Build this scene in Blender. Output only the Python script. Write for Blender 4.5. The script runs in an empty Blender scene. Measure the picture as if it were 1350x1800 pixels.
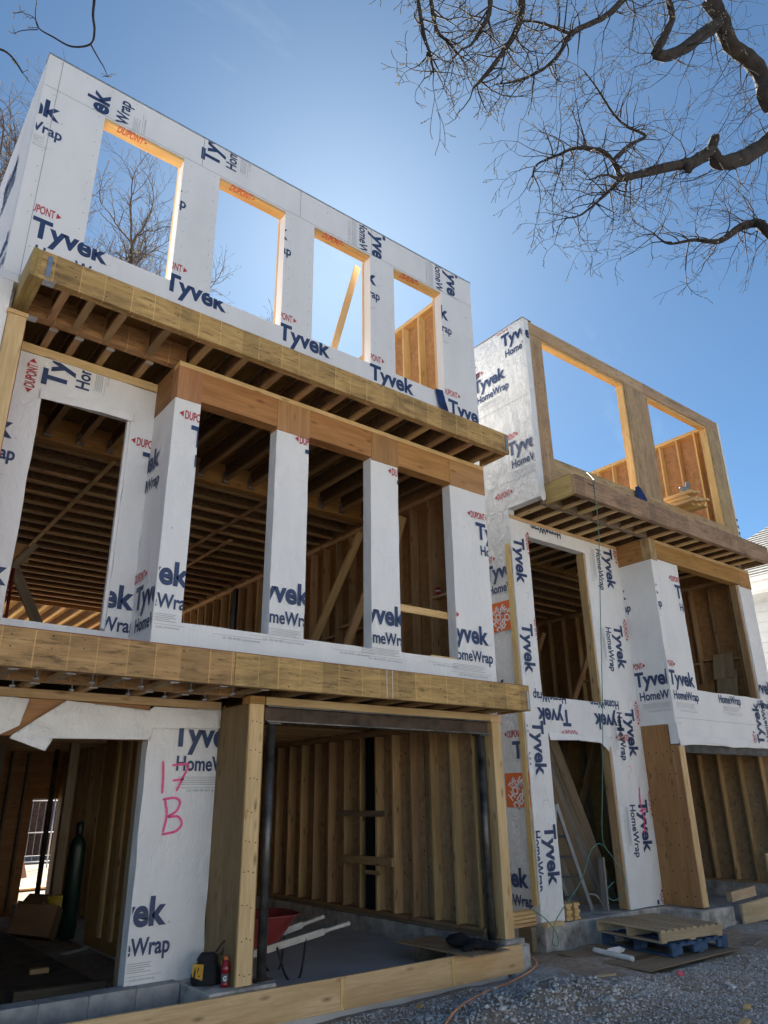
import bpy, bmesh, math, random
import numpy as np
from mathutils import Vector, Matrix, noise
random.seed(7)
S = bpy.context.scene
COL = S.collection
V = Vector

# ------------------------------------------------------------------ camera
cam_d = bpy.data.cameras.new('camera'); cam = bpy.data.objects.new('camera', cam_d); COL.objects.link(cam)
cam_d.sensor_fit = 'VERTICAL'; cam_d.sensor_height = 36.0; cam_d.lens = 36.0*1288.1/1800.0
cam_d.clip_start = 0.05; cam_d.clip_end = 2500
r_ = V((0.78842884, -0.61499005, -0.01293055)); u_ = V((-0.21503651, -0.29525372, 0.93090523)); f_ = V((0.57631525, 0.73117198, 0.36503186))
mw = Matrix((r_, u_, -f_)).transposed().to_4x4(); mw.translation = V((0, 0, 1.85))
cam.matrix_world = mw
S.camera = cam
# ------------------------------------------------------------------ sky, sun, exposure
SUN = V((0.4266, 0.6221, 0.6566)).normalized()
world = bpy.data.worlds.new('World'); S.world = world; world.use_nodes = True
nt = world.node_tree; nt.nodes.clear()
wo = nt.nodes.new('ShaderNodeOutputWorld'); bg = nt.nodes.new('ShaderNodeBackground'); sk = nt.nodes.new('ShaderNodeTexSky')
sk.sky_type = 'NISHITA'; sk.sun_disc = False
sk.sun_elevation = math.asin(SUN.z); sk.sun_rotation = math.atan2(SUN.x, SUN.y)
sk.air_density = 0.7; sk.dust_density = 0.28; sk.ozone_density = 8.0; sk.altitude = 100
bg.inputs['Strength'].default_value = 0.05
# thin wisps of cirrus, part of the sky itself
tc = nt.nodes.new('ShaderNodeTexCoord'); mp = nt.nodes.new('ShaderNodeMapping'); nz = nt.nodes.new('ShaderNodeTexNoise')
mp.inputs['Rotation'].default_value = (0.3, 0.5, 0.9); mp.inputs['Scale'].default_value = (1.2, 6.0, 5.0)
nz.inputs['Scale'].default_value = 1.6; nz.inputs['Detail'].default_value = 6; nz.inputs['Roughness'].default_value = .62
cr = nt.nodes.new('ShaderNodeMapRange'); cr.inputs[1].default_value = .60; cr.inputs[2].default_value = .85; cr.inputs[3].default_value = 0; cr.inputs[4].default_value = .10
mixc = nt.nodes.new('ShaderNodeMix'); mixc.data_type = 'RGBA'
nt.links.new(tc.outputs['Generated'], mp.inputs[0]); nt.links.new(mp.outputs[0], nz.inputs['Vector']); nt.links.new(nz.outputs['Fac'], cr.inputs[0])
nt.links.new(cr.outputs[0], mixc.inputs['Factor']); nt.links.new(sk.outputs[0], mixc.inputs['A']); mixc.inputs['B'].default_value = (9, 9.5, 10, 1)
tint = nt.nodes.new('ShaderNodeMix'); tint.data_type = 'RGBA'; tint.blend_type = 'MULTIPLY'; tint.inputs['Factor'].default_value = 1.0   # camera white balance of the whole sky
tint.inputs['B'].default_value = (.90, 1.01, .88, 1); nt.links.new(mixc.outputs['Result'], tint.inputs['A'])
nt.links.new(tint.outputs['Result'], bg.inputs[0]); nt.links.new(bg.outputs[0], wo.inputs[0])
sun_d = bpy.data.lights.new('sun', 'SUN'); sun_d.energy = 5.0; sun_d.angle = math.radians(.53); sun_d.color = (1, .94, .85)
sun = bpy.data.objects.new('sun', sun_d); COL.objects.link(sun); sun.location = SUN*60
sun.rotation_euler = SUN.to_track_quat('Z', 'Y').to_euler()
S.view_settings.view_transform = 'Standard'; S.view_settings.look = 'None'; S.view_settings.gamma = 1.0
S.view_settings.use_curve_mapping = False; S.view_settings.exposure = 1.8
S.render.engine = 'CYCLES'; S.cycles.use_denoising = True
S.cycles.max_bounces = 8; S.cycles.diffuse_bounces = 5

# ------------------------------------------------------------------ materials
MATS = {}
def new_mat(name):
    m = bpy.data.materials.new(name); m.use_nodes = True; n = m.node_tree.nodes; n.clear()
    out = n.new('ShaderNodeOutputMaterial'); b = n.new('ShaderNodeBsdfPrincipled')
    m.node_tree.links.new(b.outputs[0], out.inputs[0]); MATS[name] = m
    return m, m.node_tree, b
def N(t, typ, **kw):
    n = t.nodes.new('ShaderNode'+typ)
    for k, v in kw.items():
        if k in n.inputs.keys() if hasattr(n.inputs, 'keys') else False: n.inputs[k].default_value = v
        else: setattr(n, k, v)
    return n
def math_(t, op, a, b=None, clamp=False):
    n = t.nodes.new('ShaderNodeMath'); n.operation = op; n.use_clamp = clamp
    for i, x in enumerate((a, b)):
        if x is None: continue
        if isinstance(x, (int, float)): n.inputs[i].default_value = x
        else: t.links.new(x, n.inputs[i])
    return n.outputs[0]
def ramp(t, fac, stops):
    n = t.nodes.new('ShaderNodeValToRGB'); e = n.color_ramp.elements
    while len(e) > 1: e.remove(e[-1])
    e[0].position = stops[0][0]; e[0].color = (*stops[0][1], 1)
    for p, c in stops[1:]:
        q = e.new(p); q.color = (*c, 1)
    t.links.new(fac, n.inputs[0]); return n.outputs[0]
def mix(t, fac, a, b, mode='MIX'):
    n = t.nodes.new('ShaderNodeMix'); n.data_type = 'RGBA'; n.blend_type = mode
    for k, x in (('Factor', fac), ('A', a), ('B', b)):
        s = n.inputs[k] if k == 'Factor' else [i for i in n.inputs if i.name == k and i.type == 'RGBA'][0]
        if isinstance(x, (int, float)): s.default_value = x
        elif isinstance(x, tuple): s.default_value = (*x, 1)
        else: t.links.new(x, s)
    return [o for o in n.outputs if o.type == 'RGBA'][0]
def coords(t, scale, rnd=True, kind='Object'):
    tc = t.nodes.new('ShaderNodeTexCoord'); src = tc.outputs[kind]
    if rnd:
        oi = t.nodes.new('ShaderNodeObjectInfo'); mu = math_(t, 'MULTIPLY', oi.outputs['Random'], 37.0)
        ad = t.nodes.new('ShaderNodeVectorMath'); ad.operation = 'ADD'
        cb = t.nodes.new('ShaderNodeCombineXYZ'); 
        for i in range(3): t.links.new(mu, cb.inputs[i])
        t.links.new(src, ad.inputs[0]); t.links.new(cb.outputs[0], ad.inputs[1]); src = ad.outputs[0]
    mp = t.nodes.new('ShaderNodeMapping'); mp.inputs['Scale'].default_value = scale; t.links.new(src, mp.inputs[0])
    return mp.outputs[0]
def noise_(t, vec, scale, detail=4, rough=.55, dist=0):
    n = t.nodes.new('ShaderNodeTexNoise'); n.inputs['Scale'].default_value = scale; n.inputs['Detail'].default_value = detail
    n.inputs['Roughness'].default_value = rough; n.inputs['Distortion'].default_value = dist; t.links.new(vec, n.inputs['Vector']); return n.outputs['Fac']
def bump(t, b, h, strength, dist=.01):
    n = t.nodes.new('ShaderNodeBump'); n.inputs['Strength'].default_value = strength; n.inputs['Distance'].default_value = dist
    t.links.new(h, n.inputs['Height']); t.links.new(n.outputs[0], b.inputs['Normal'])
def wood(name, light, dark, rough=.7, knots=.5, vary=.35, stain=0.0, seams=0.0, gs=1.0, hue=0.0):
    m, t, b = new_mat(name)
    vec = coords(t, (1.1*gs, 16*gs, 16*gs))
    n1 = noise_(t, vec, 1.6, 5, .6, .9)
    n2 = noise_(t, coords(t, (3, 90, 90)), 1.0, 3)
    g = math_(t, 'ADD', math_(t, 'MULTIPLY', n1, .75), math_(t, 'MULTIPLY', n2, .25))
    col = ramp(t, g, [(.28, dark), (.5, tuple((a*.55+c*.45) for a, c in zip(light, dark))), (.62, light), (.8, tuple(a*.86 for a in light))])
    if knots:
        vo = t.nodes.new('ShaderNodeTexVoronoi'); vo.inputs['Scale'].default_value = 1.0; t.links.new(coords(t, (2.8, 9, 9)), vo.inputs['Vector'])
        k = math_(t, 'SUBTRACT', 1.0, math_(t, 'MULTIPLY', vo.outputs['Distance'], 4.6), True)
        k = math_(t, 'MULTIPLY', k, knots*1.6, True)
        col = mix(t, k, col, (dark[0]*.35, dark[1]*.28, dark[2]*.25))
    bl = noise_(t, coords(t, (.9, 5, 5)), 1.3, 4, .6)
    col = mix(t, math_(t, 'MULTIPLY', math_(t, 'SUBTRACT', bl, .47, True), 2.4, True), col, (dark[0]*.8, dark[1]*.74, dark[2]*.68))
    if stain:
        s = noise_(t, coords(t, (1.3, 3.5, 3.5)), 1.5, 6, .65)
        s = math_(t, 'MULTIPLY', math_(t, 'SUBTRACT', s, .5, True), stain*5, True)
        col = mix(t, s, col, (dark[0]*.45, dark[1]*.45, dark[2]*.5))
        s2 = noise_(t, coords(t, (4, 30, 30)), 1.2, 4, .7)
        s2 = math_(t, 'MULTIPLY', math_(t, 'SUBTRACT', s2, .54, True), stain*7, True)
        col = mix(t, s2, col, (dark[0]*.35, dark[1]*.35, dark[2]*.4))
    if seams:
        sp = t.nodes.new('ShaderNodeSeparateXYZ'); t.links.new(coords(t, (1, 1, 1), False), sp.inputs[0])
        x = math_(t, 'MULTIPLY', math_(t, 'ADD', sp.outputs[0], 20.03), 4.15)
        x = math_(t, 'ADD', x, math_(t, 'MULTIPLY', noise_(t, coords(t, (3, .02, .02), False), 1.0, 0), .55))
        fr = math_(t, 'FRACT', x); ed = math_(t, 'LESS_THAN', fr, .03)
        col = mix(t, math_(t, 'MULTIPLY', ed, .7*seams), col, (light[0]*1.25, light[1]*1.25, light[2]*1.2))
        fl = t.nodes.new('ShaderNodeTexWhiteNoise'); fl.noise_dimensions = '1D'; t.links.new(math_(t, 'FLOOR', x), fl.inputs['W'])
        v = math_(t, 'ADD', math_(t, 'MULTIPLY', fl.outputs['Value'], .42), .76)
        cbn = t.nodes.new('ShaderNodeCombineXYZ'); [t.links.new(v, cbn.inputs[i]) for i in range(3)]
        col = mix(t, 1.0, col, cbn.outputs[0], 'MULTIPLY')
    oi = t.nodes.new('ShaderNodeObjectInfo')
    hs = t.nodes.new('ShaderNodeHueSaturation'); t.links.new(col, hs.inputs['Color'])
    t.links.new(math_(t, 'ADD', math_(t, 'MULTIPLY', oi.outputs['Random'], vary), 1-vary*.6), hs.inputs['Value'])
    rr = math_(t, 'FRACT', math_(t, 'MULTIPLY', oi.outputs['Random'], 7.13))
    t.links.new(math_(t, 'ADD', math_(t, 'MULTIPLY', rr, .02), .492+hue), hs.inputs['Hue'])
    t.links.new(hs.outputs[0], b.inputs['Base Color']); b.inputs['Roughness'].default_value = rough
    bump(t, b, g, .25, .004)
    return m
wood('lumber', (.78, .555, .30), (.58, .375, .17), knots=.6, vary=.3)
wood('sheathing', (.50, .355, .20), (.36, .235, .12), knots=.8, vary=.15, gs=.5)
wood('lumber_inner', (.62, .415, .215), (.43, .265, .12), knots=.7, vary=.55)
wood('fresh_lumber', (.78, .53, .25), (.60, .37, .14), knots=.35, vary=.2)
wood('laminated_beam', (.58, .35, .145), (.37, .21, .078), knots=0, vary=.12, stain=.85, seams=1.0)
wood('weathered_beam', (.42, .285, .165), (.26, .165, .09), knots=0, vary=.1, stain=.8, seams=.4)
wood('treated_lumber', (.46, .32, .12), (.28, .18, .06), knots=.2, vary=.25, gs=1.6)
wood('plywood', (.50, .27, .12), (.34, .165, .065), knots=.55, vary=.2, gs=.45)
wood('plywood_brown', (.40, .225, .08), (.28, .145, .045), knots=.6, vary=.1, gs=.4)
wood('plywood_pale', (.56, .39, .215), (.41, .265, .135), knots=.4, vary=.18, stain=.6, gs=.45)
wood('joist_flange', (.46, .29, .145), (.31, .18, .08), knots=.5, vary=.5)
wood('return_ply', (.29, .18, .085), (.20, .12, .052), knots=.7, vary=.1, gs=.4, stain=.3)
wood('header_wood', (.52, .27, .09), (.33, .155, .045), knots=.6, vary=.18, gs=.6)
wood('pallet_wood', (.58, .44, .29), (.40, .285, .17), knots=.3, vary=.4)
wood('grey_wood', (.36, .33, .29), (.22, .20, .17), knots=.3, vary=.2)
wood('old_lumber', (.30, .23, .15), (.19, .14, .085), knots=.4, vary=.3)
wood('strand_board', (.42, .33, .20), (.25, .18, .10), knots=0, vary=.1, gs=1.0)
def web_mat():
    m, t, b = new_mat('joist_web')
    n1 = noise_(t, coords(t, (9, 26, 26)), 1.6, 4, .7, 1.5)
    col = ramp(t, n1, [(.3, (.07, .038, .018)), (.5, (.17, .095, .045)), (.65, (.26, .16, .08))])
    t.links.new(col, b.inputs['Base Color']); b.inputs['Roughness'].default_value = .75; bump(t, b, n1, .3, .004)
web_mat()
def wrap_mat(name, base, st, big, rough=.5):
    m, t, b = new_mat(name)
    v = coords(t, (1, 1, 1), True)
    n1 = noise_(t, v, 2.2, 5, .6, 1.2); n2 = noise_(t, coords(t, (1.0, 1.0, .45)), 6.5, 4, .6, 2.2); n3 = noise_(t, v, 60, 2)
    h = math_(t, 'ADD', math_(t, 'MULTIPLY', n1, big), math_(t, 'MULTIPLY', n2, .35))
    rid = math_(t, 'ABSOLUTE', math_(t, 'SUBTRACT', n2, .5)); rid = math_(t, 'SUBTRACT', .12, rid, True)
    h = math_(t, 'ADD', h, math_(t, 'MULTIPLY', rid, 1.6)); h = math_(t, 'ADD', h, math_(t, 'MULTIPLY', n3, .02))
    if st > .1:   # sharp folds of a sheet pulled and stapled
        nv = t.nodes.new('ShaderNodeTexNoise'); nv.inputs['Scale'].default_value = 1.8; nv.inputs['Detail'].default_value = 3; t.links.new(v, nv.inputs['Vector'])
        ad = t.nodes.new('ShaderNodeVectorMath'); ad.operation = 'MULTIPLY_ADD'; ad.inputs[1].default_value = (.9, .9, .9); t.links.new(nv.outputs['Color'], ad.inputs[0]); t.links.new(v, ad.inputs[2])
        sc2 = t.nodes.new('ShaderNodeMapping'); sc2.inputs['Scale'].default_value = (1.5, 1.5, .42 if st < .6 else .8); sc2.inputs['Rotation'].default_value = (.12, .12, .0) if st < .6 else (.6, .5, 0); t.links.new(ad.outputs[0], sc2.inputs[0])
        vf = t.nodes.new('ShaderNodeTexVoronoi'); vf.inputs['Scale'].default_value = 1.9; t.links.new(sc2.outputs[0], vf.inputs['Vector'])
        h = math_(t, 'ADD', h, math_(t, 'MULTIPLY', vf.outputs['Distance'], .9))
        vg = t.nodes.new('ShaderNodeTexVoronoi'); vg.inputs['Scale'].default_value = 5.5; t.links.new(sc2.outputs[0], vg.inputs['Vector'])
        h = math_(t, 'ADD', h, math_(t, 'MULTIPLY', vg.outputs['Distance'], .28 if st > .6 else .10))
    d = noise_(t, coords(t, (.9, .9, .35)), 1.7, 6, .65)
    col = ramp(t, d, [(.32, tuple(c*.92 for c in base)), (.55, base), (.8, tuple(min(1, c*1.05) for c in base))])
    # staples and scuffs
    vo = t.nodes.new('ShaderNodeTexVoronoi'); vo.inputs['Scale'].default_value = 2.3; vo.inputs['Randomness'].default_value = .9; t.links.new(v, vo.inputs['Vector'])
    k = math_(t, 'LESS_THAN', vo.outputs['Distance'], .018)
    col = mix(t, math_(t, 'MULTIPLY', k, .75), col, (.13, .12, .115))
    t.links.new(col, b.inputs['Base Color']); b.inputs['Roughness'].default_value = rough
    bump(t, b, h, st, .07)
wrap_mat('wrap_board', (.82, .82, .825), .06, .5, .5)
wrap_mat('wrap', (.88, .88, .875), .38, .5)
wrap_mat('wrap_creased', (.82, .82, .81), .8, 1.2)
def plain(name, c, rough=.6, metal=0.0, var=.12, sc=6, bm=.1, bs=40):
    m, t, b = new_mat(name)
    n1 = noise_(t, coords(t, (1, 1, 1)), sc, 5, .6)
    col = ramp(t, n1, [(.3, tuple(x*(1-var*1.6) for x in c)), (.55, c), (.75, tuple(min(1, x*(1+var)) for x in c))])
    t.links.new(col, b.inputs['Base Color']); b.inputs['Roughness'].default_value = rough; b.inputs['Metallic'].default_value = metal
    if bm: bump(t, b, noise_(t, coords(t, (1, 1, 1)), bs, 4), bm, .01)
    return m
plain('ink_blue', (.03, .058, .15), .5, var=.1, bm=0); plain('ink_red', (.50, .05, .06), .5, var=.1, bm=0); plain('ink_grey', (.36, .38, .42), .5, bm=0)
plain('ink_faint', (.50, .52, .55), .5, bm=0); plain('ink_orange', (.80, .16, .025), .5, bm=0, var=.06); plain('ink_white', (.8, .8, .8), .5, bm=0, var=.03)
plain('spray_pink', (1.0, .13, .36), .6, bm=0, var=.25, sc=30); plain('pencil', (.22, .22, .24), .7, bm=0)
plain('concrete', (.50, .475, .435), .85, var=.4, sc=4.5, bm=.3, bs=30); plain('slab', (.52, .52, .52), .6, var=.15, sc=1.4, bm=.06)
plain('block', (.36, .365, .365), .9, var=.2, sc=7, bm=.5, bs=70); plain('mortar', (.30, .29, .28), .95, bm=.2)
plain('steel_dark', (.11, .105, .10), .36, .45, var=.5, sc=5, bm=.05); plain('steel_rust', (.085, .058, .042), .6, .4, var=.5, sc=4)
plain('black_steel', (.012, .012, .016), .45, .2, bm=0); plain('galvanised', (.50, .53, .56), .35, .85, var=.15, sc=14); plain('nail', (.05, .045, .04), .5, .6, bm=0)
plain('red_tape', (.30, .03, .03), .5); plain('seam_tape', (.80, .80, .79), .35, bm=.05, bs=8)
plain('red_paint', (.27, .04, .035), .42, 0, var=.25, sc=4); plain('handle_wood', (.52, .49, .43), .6, var=.15)
plain('black_cloth', (.008, .008, .011), .92, bm=.6, bs=25); plain('bag_black', (.012, .012, .015), .8, bm=.4, bs=120); plain('bag_yellow', (.62, .33, .02), .6, bm=.2, bs=90)
plain('blue_cloth', (.012, .035, .14), .9, var=.3, bm=.5, bs=25); plain('pallet_blue', (.055, .11, .21), .7, var=.35, sc=9, bm=.3)
plain('hose_green', (.10, .27, .21), .4, bm=0); plain('cord_orange', (.86, .36, .17), .5, bm=0, var=.1); plain('cylinder_green', (.004, .022, .014), .4, 0, var=.2)
plain('bottle_red', (.26, .012, .02), .15, bm=0); plain('cap_orange', (.75, .16, .03), .4, bm=0); plain('label_grey', (.13, .13, .14), .4, bm=0)
plain('cardboard', (.15, .085, .045), .85); plain('yellow_plastic', (.62, .46, .03), .45); plain('paper', (.78, .78, .76), .8); plain('aluminium', (.36, .37, .38), .4, .7, var=.1)
plain('osb_pink', (.42, .27, .18), .8); plain('cup_red', (.45, .02, .025), .4, bm=0); plain('tool_grey', (.19, .20, .22), .5); plain('plastic_red', (.7, .06, .1), .4)
plain('dirt', (.17, .145, .12), .95, var=.3, sc=3, bm=.8, bs=22); plain('siding_white', (.46, .475, .485), .55, var=.05); plain('fascia_white', (.66, .66, .65), .5, var=.05)
plain('shingle', (.27, .27, .25), .9, var=.25, sc=14, bm=.4); plain('brick', (.10, .06, .045), .9, var=.35, sc=9); plain('fence_grey', (.24, .24, .23), .9, var=.2)
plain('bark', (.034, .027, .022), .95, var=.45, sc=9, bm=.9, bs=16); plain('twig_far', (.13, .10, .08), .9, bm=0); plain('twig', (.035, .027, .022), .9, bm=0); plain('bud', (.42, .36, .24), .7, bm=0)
plain('siding_bounce', (.80, .80, .78), .6, var=.04); plain('joint_dark', (.05, .045, .04), .9); plain('rope_white', (.6, .6, .58), .8)  # siding of the added street houses, extra white to bounce light onto the facades
def ground_mat():
    m, t, b = new_mat('ground_dirt')
    v = coords(t, (1, 1, 1), False)
    n1 = noise_(t, v, .8, 6, .65); n2 = noise_(t, v, 14, 6, .7); n3 = noise_(t, v, 70, 3)
    c1 = ramp(t, n2, [(.3, (.22, .165, .12)), (.5, (.37, .295, .22)), (.7, (.48, .39, .30))])
    c2 = ramp(t, n2, [(.3, (.32, .315, .31)), (.5, (.46, .455, .445)), (.7, (.56, .55, .54))])
    col = mix(t, ramp(t, n1, [(.5, (0, 0, 0)), (.62, (1, 1, 1))]), c1, c2)
    t.links.new(col, b.inputs['Base Color']); b.inputs['Roughness'].default_value = .95
    h = math_(t, 'ADD', math_(t, 'MULTIPLY', n2, .6), math_(t, 'MULTIPLY', n3, .4)); bump(t, b, h, .9, .05)
ground_mat()
def gravel_mat():
    m, t, b = new_mat('gravel_stone')
    at = t.nodes.new('ShaderNodeAttribute'); at.attribute_name = 'tone'
    col = ramp(t, at.outputs['Fac'], [(0, (.30, .29, .28)), (.35, (.48, .47, .455)), (.8, (.64, .62, .595)), (1, (.80, .77, .72))])
    t.links.new(col, b.inputs['Base Color']); b.inputs['Roughness'].default_value = .9
    bump(t, b, noise_(t, coords(t, (1, 1, 1), False), 90, 3), .4, .01)
gravel_mat()

# ------------------------------------------------------------------ building helpers
WM = {}
def put(o, parent=None, world=None):
    COL.objects.link(o); w = world or Matrix(); WM[o] = w
    if parent is not None:
        o.parent = parent; o.matrix_basis = WM[parent].inverted() @ w
    else: o.matrix_basis = w
    return o
def thing(name, label, cat, loc, group=None, rz=0):
    o = bpy.data.objects.new(name, None); o.empty_display_size = .2
    put(o, None, Matrix.Translation(V(loc)) @ Matrix.Rotation(rz, 4, 'Z'))
    return tag(o, label, cat, group)
def tag(o, label=None, cat=None, group=None, kind=None):
    for k, v in (('label', label), ('category', cat), ('group', group), ('kind', kind)):
        if v: o[k] = v
    return o
def mesh_obj(name, verts, faces, mat, parent=None, origin=None, smooth=False, mats=None, fmat=None):
    me = bpy.data.meshes.new(name); org = V(origin) if origin is not None else (V(verts[0]) if len(verts) else V((0, 0, 0)))
    me.from_pydata([tuple(V(v)-org) for v in verts], [], faces)
    for mm in (mats or [mat]): me.materials.append(MATS[mm])
    if fmat is not None: me.polygons.foreach_set('material_index', fmat)
    if smooth: me.polygons.foreach_set('use_smooth', [True]*len(me.polygons))
    me.update()
    o = bpy.data.objects.new(name, me); return put(o, parent, Matrix.Translation(org))
BOX = {}
def box_mesh(L, w, t, mat, bev=0.0):
    k = (round(L, 3), round(w, 3), round(t, 3), mat, bev)
    if k in BOX: return BOX[k]
    bm = bmesh.new(); bmesh.ops.create_cube(bm, size=1)
    for v in bm.verts: v.co = V((v.co.x*L, v.co.y*t, v.co.z*w))
    if bev: bmesh.ops.bevel(bm, geom=bm.edges[:], offset=bev, segments=1, affect='EDGES')
    me = bpy.data.meshes.new('board'); bm.to_mesh(me); bm.free(); me.materials.append(MATS[mat]); BOX[k] = me; return me
def board(name, parent, p0, p1, w, t, mat, up=(0, 0, 1), bev=0.0):
    """a straight timber from p0 to p1 (centre line), w across 'up', t across the third direction"""
    p0, p1 = V(p0), V(p1); ax = p1-p0; L = ax.length; x = ax.normalized(); z = V(up)
    z = z - x*z.dot(x)
    if z.length < 1e-4:
        z = V((0, 1, 0)); z = z-x*z.dot(x)
    z.normalize(); y = z.cross(x)
    m = Matrix((x, y, z)).transposed().to_4x4(); m.translation = (p0+p1)/2
    o = bpy.data.objects.new(name, box_mesh(L, w, t, mat, bev)); return put(o, parent, m)
def block(name, parent, x, y, z, mat, bev=0.0, axis=None):
    """axis-aligned box; grain runs along its longest side (or axis)"""
    d = [x[1]-x[0], y[1]-y[0], z[1]-z[0]]; c = V(((x[0]+x[1])/2, (y[0]+y[1])/2, (z[0]+z[1])/2))
    a = axis if axis is not None else d.index(max(d)); h = [V((d[0]/2, 0, 0)), V((0, d[1]/2, 0)), V((0, 0, d[2]/2))][a]
    if a == 0: return board(name, parent, c-h, c+h, d[2], d[1], mat, (0, 0, 1), bev)
    if a == 1: return board(name, parent, c-h, c+h, d[2], d[0], mat, (0, 0, 1), bev)
    return board(name, parent, c-h, c+h, d[1], d[0], mat, (0, 1, 0), bev)
IJ = {}
def ijoist(parent, p0, p1, h=.30, fw=.064, name='joist', flange='joist_flange'):
    """engineered joist: two flanges and a strand-board web; p0/p1 on the underside centre"""
    p0, p1 = V(p0), V(p1); L = (p1-p0).length; k = (round(L, 3), h, fw, flange)
    if k not in IJ:
        vs, fs, fm = [], [], []
        for (y0, y1, z0, z1, mi) in ((-fw/2, fw/2, 0, .038, 0), (-.006, .006, .038, h-.038, 1), (-fw/2, fw/2, h-.038, h, 0)):
            b = len(vs)
            for X in (-L/2, L/2):
                vs += [(X, y0, z0), (X, y1, z0), (X, y1, z1), (X, y0, z1)]
            for q in ((0, 1, 2, 3), (7, 6, 5, 4), (0, 4, 5, 1), (1, 5, 6, 2), (2, 6, 7, 3), (3, 7, 4, 0)):
                fs.append(tuple(b+i for i in q)); fm.append(mi)
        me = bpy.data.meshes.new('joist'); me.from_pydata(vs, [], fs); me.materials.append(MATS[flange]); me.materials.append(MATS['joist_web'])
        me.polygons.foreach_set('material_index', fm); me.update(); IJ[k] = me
    x = (p1-p0).normalized(); z = V((0, 0, 1)); y = z.cross(x); m = Matrix((x, y, z)).transposed().to_4x4(); m.translation = (p0+p1)/2
    o = bpy.data.objects.new(name, IJ[k]); return put(o, parent, m)
def wrinkle(u, z, sd, amp):
    n = noise.noise(V((u*2.1+sd, z*1.3, sd*3.1))) + .6*noise.noise(V((u*6.3, z*3.2+sd, 4.2))) + .35*noise.noise(V((u*14+3, z*9, sd)))
    return amp*(.5+.4*n)
def wall(name, parent, ax, plane, depth, u0, u1, z0, z1, holes, mat, amp=0.0, cell=.09, sd=0.0, ragged=0.0):
    """a wall sheet with rectangular openings. ax 'Y': faces -Y at y=plane; ax 'X': faces -X at x=plane"""
    us, zs = {u0, u1}, {z0, z1}
    for h in holes: us |= {max(u0, h[0]), min(u1, h[1])}; zs |= {max(z0, h[2]), min(z1, h[3])}
    def sub(s):
        s = sorted(s); out = [s[0]]
        for a, b in zip(s, s[1:]):
            n = max(1, int(math.ceil((b-a)/cell))) if amp or ragged else 1
            out += [a+(b-a)*i/n for i in range(1, n+1)]
        return out
    us, zs = sub(us), sub(zs); nu, nz_ = len(us), len(zs)
    def solid(i, j):
        if i < 0 or j < 0 or i >= nu-1 or j >= nz_-1: return False
        u, z = (us[i]+us[i+1])/2, (zs[j]+zs[j+1])/2
        return not any(h[0] < u < h[1] and h[2] < z < h[3] for h in holes)
    idx, vs, fs = {}, [], []
    def vid(i, j, s):
        k = (i, j, s)
        if k not in idx:
            u, z = us[i], zs[j]; w = plane - wrinkle(u, z, sd, amp) if s == 0 else plane+depth
            if ragged and s == 0:
                u += ragged*noise.noise(V((z*3.1, u*2, sd+9))); z += ragged*noise.noise(V((u*2.7, sd+3, z)))
            idx[k] = len(vs); vs.append((u, w, z) if ax == 'Y' else (w, u, z))
        return idx[k]
    def face(q): fs.append(q if ax == 'Y' else tuple(reversed(q)))
    for i in range(nu-1):
        for j in range(nz_-1):
            if not solid(i, j): continue
            face((vid(i, j, 0), vid(i+1, j, 0), vid(i+1, j+1, 0), vid(i, j+1, 0)))
            face((vid(i, j+1, 1), vid(i+1, j+1, 1), vid(i+1, j, 1), vid(i, j, 1)))
            if not solid(i-1, j): face((vid(i, j, 1), vid(i, j, 0), vid(i, j+1, 0), vid(i, j+1, 1)))
            if not solid(i+1, j): face((vid(i+1, j, 0), vid(i+1, j, 1), vid(i+1, j+1, 1), vid(i+1, j+1, 0)))
            if not solid(i, j-1): face((vid(i, j, 1), vid(i+1, j, 1), vid(i+1, j, 0), vid(i, j, 0)))
            if not solid(i, j+1): face((vid(i, j+1, 0), vid(i+1, j+1, 0), vid(i+1, j+1, 1), vid(i, j+1, 1)))
    org = (u0, plane, z0) if ax == 'Y' else (plane, u0, z0)
    o = mesh_obj(name, vs, fs, mat, parent, org)
    if amp:
        o.data.polygons.foreach_set('use_smooth', [True]*len(o.data.polygons))
        try: o.data.set_sharp_from_angle(angle=math.radians(40))
        except Exception: pass
    return o
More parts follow.
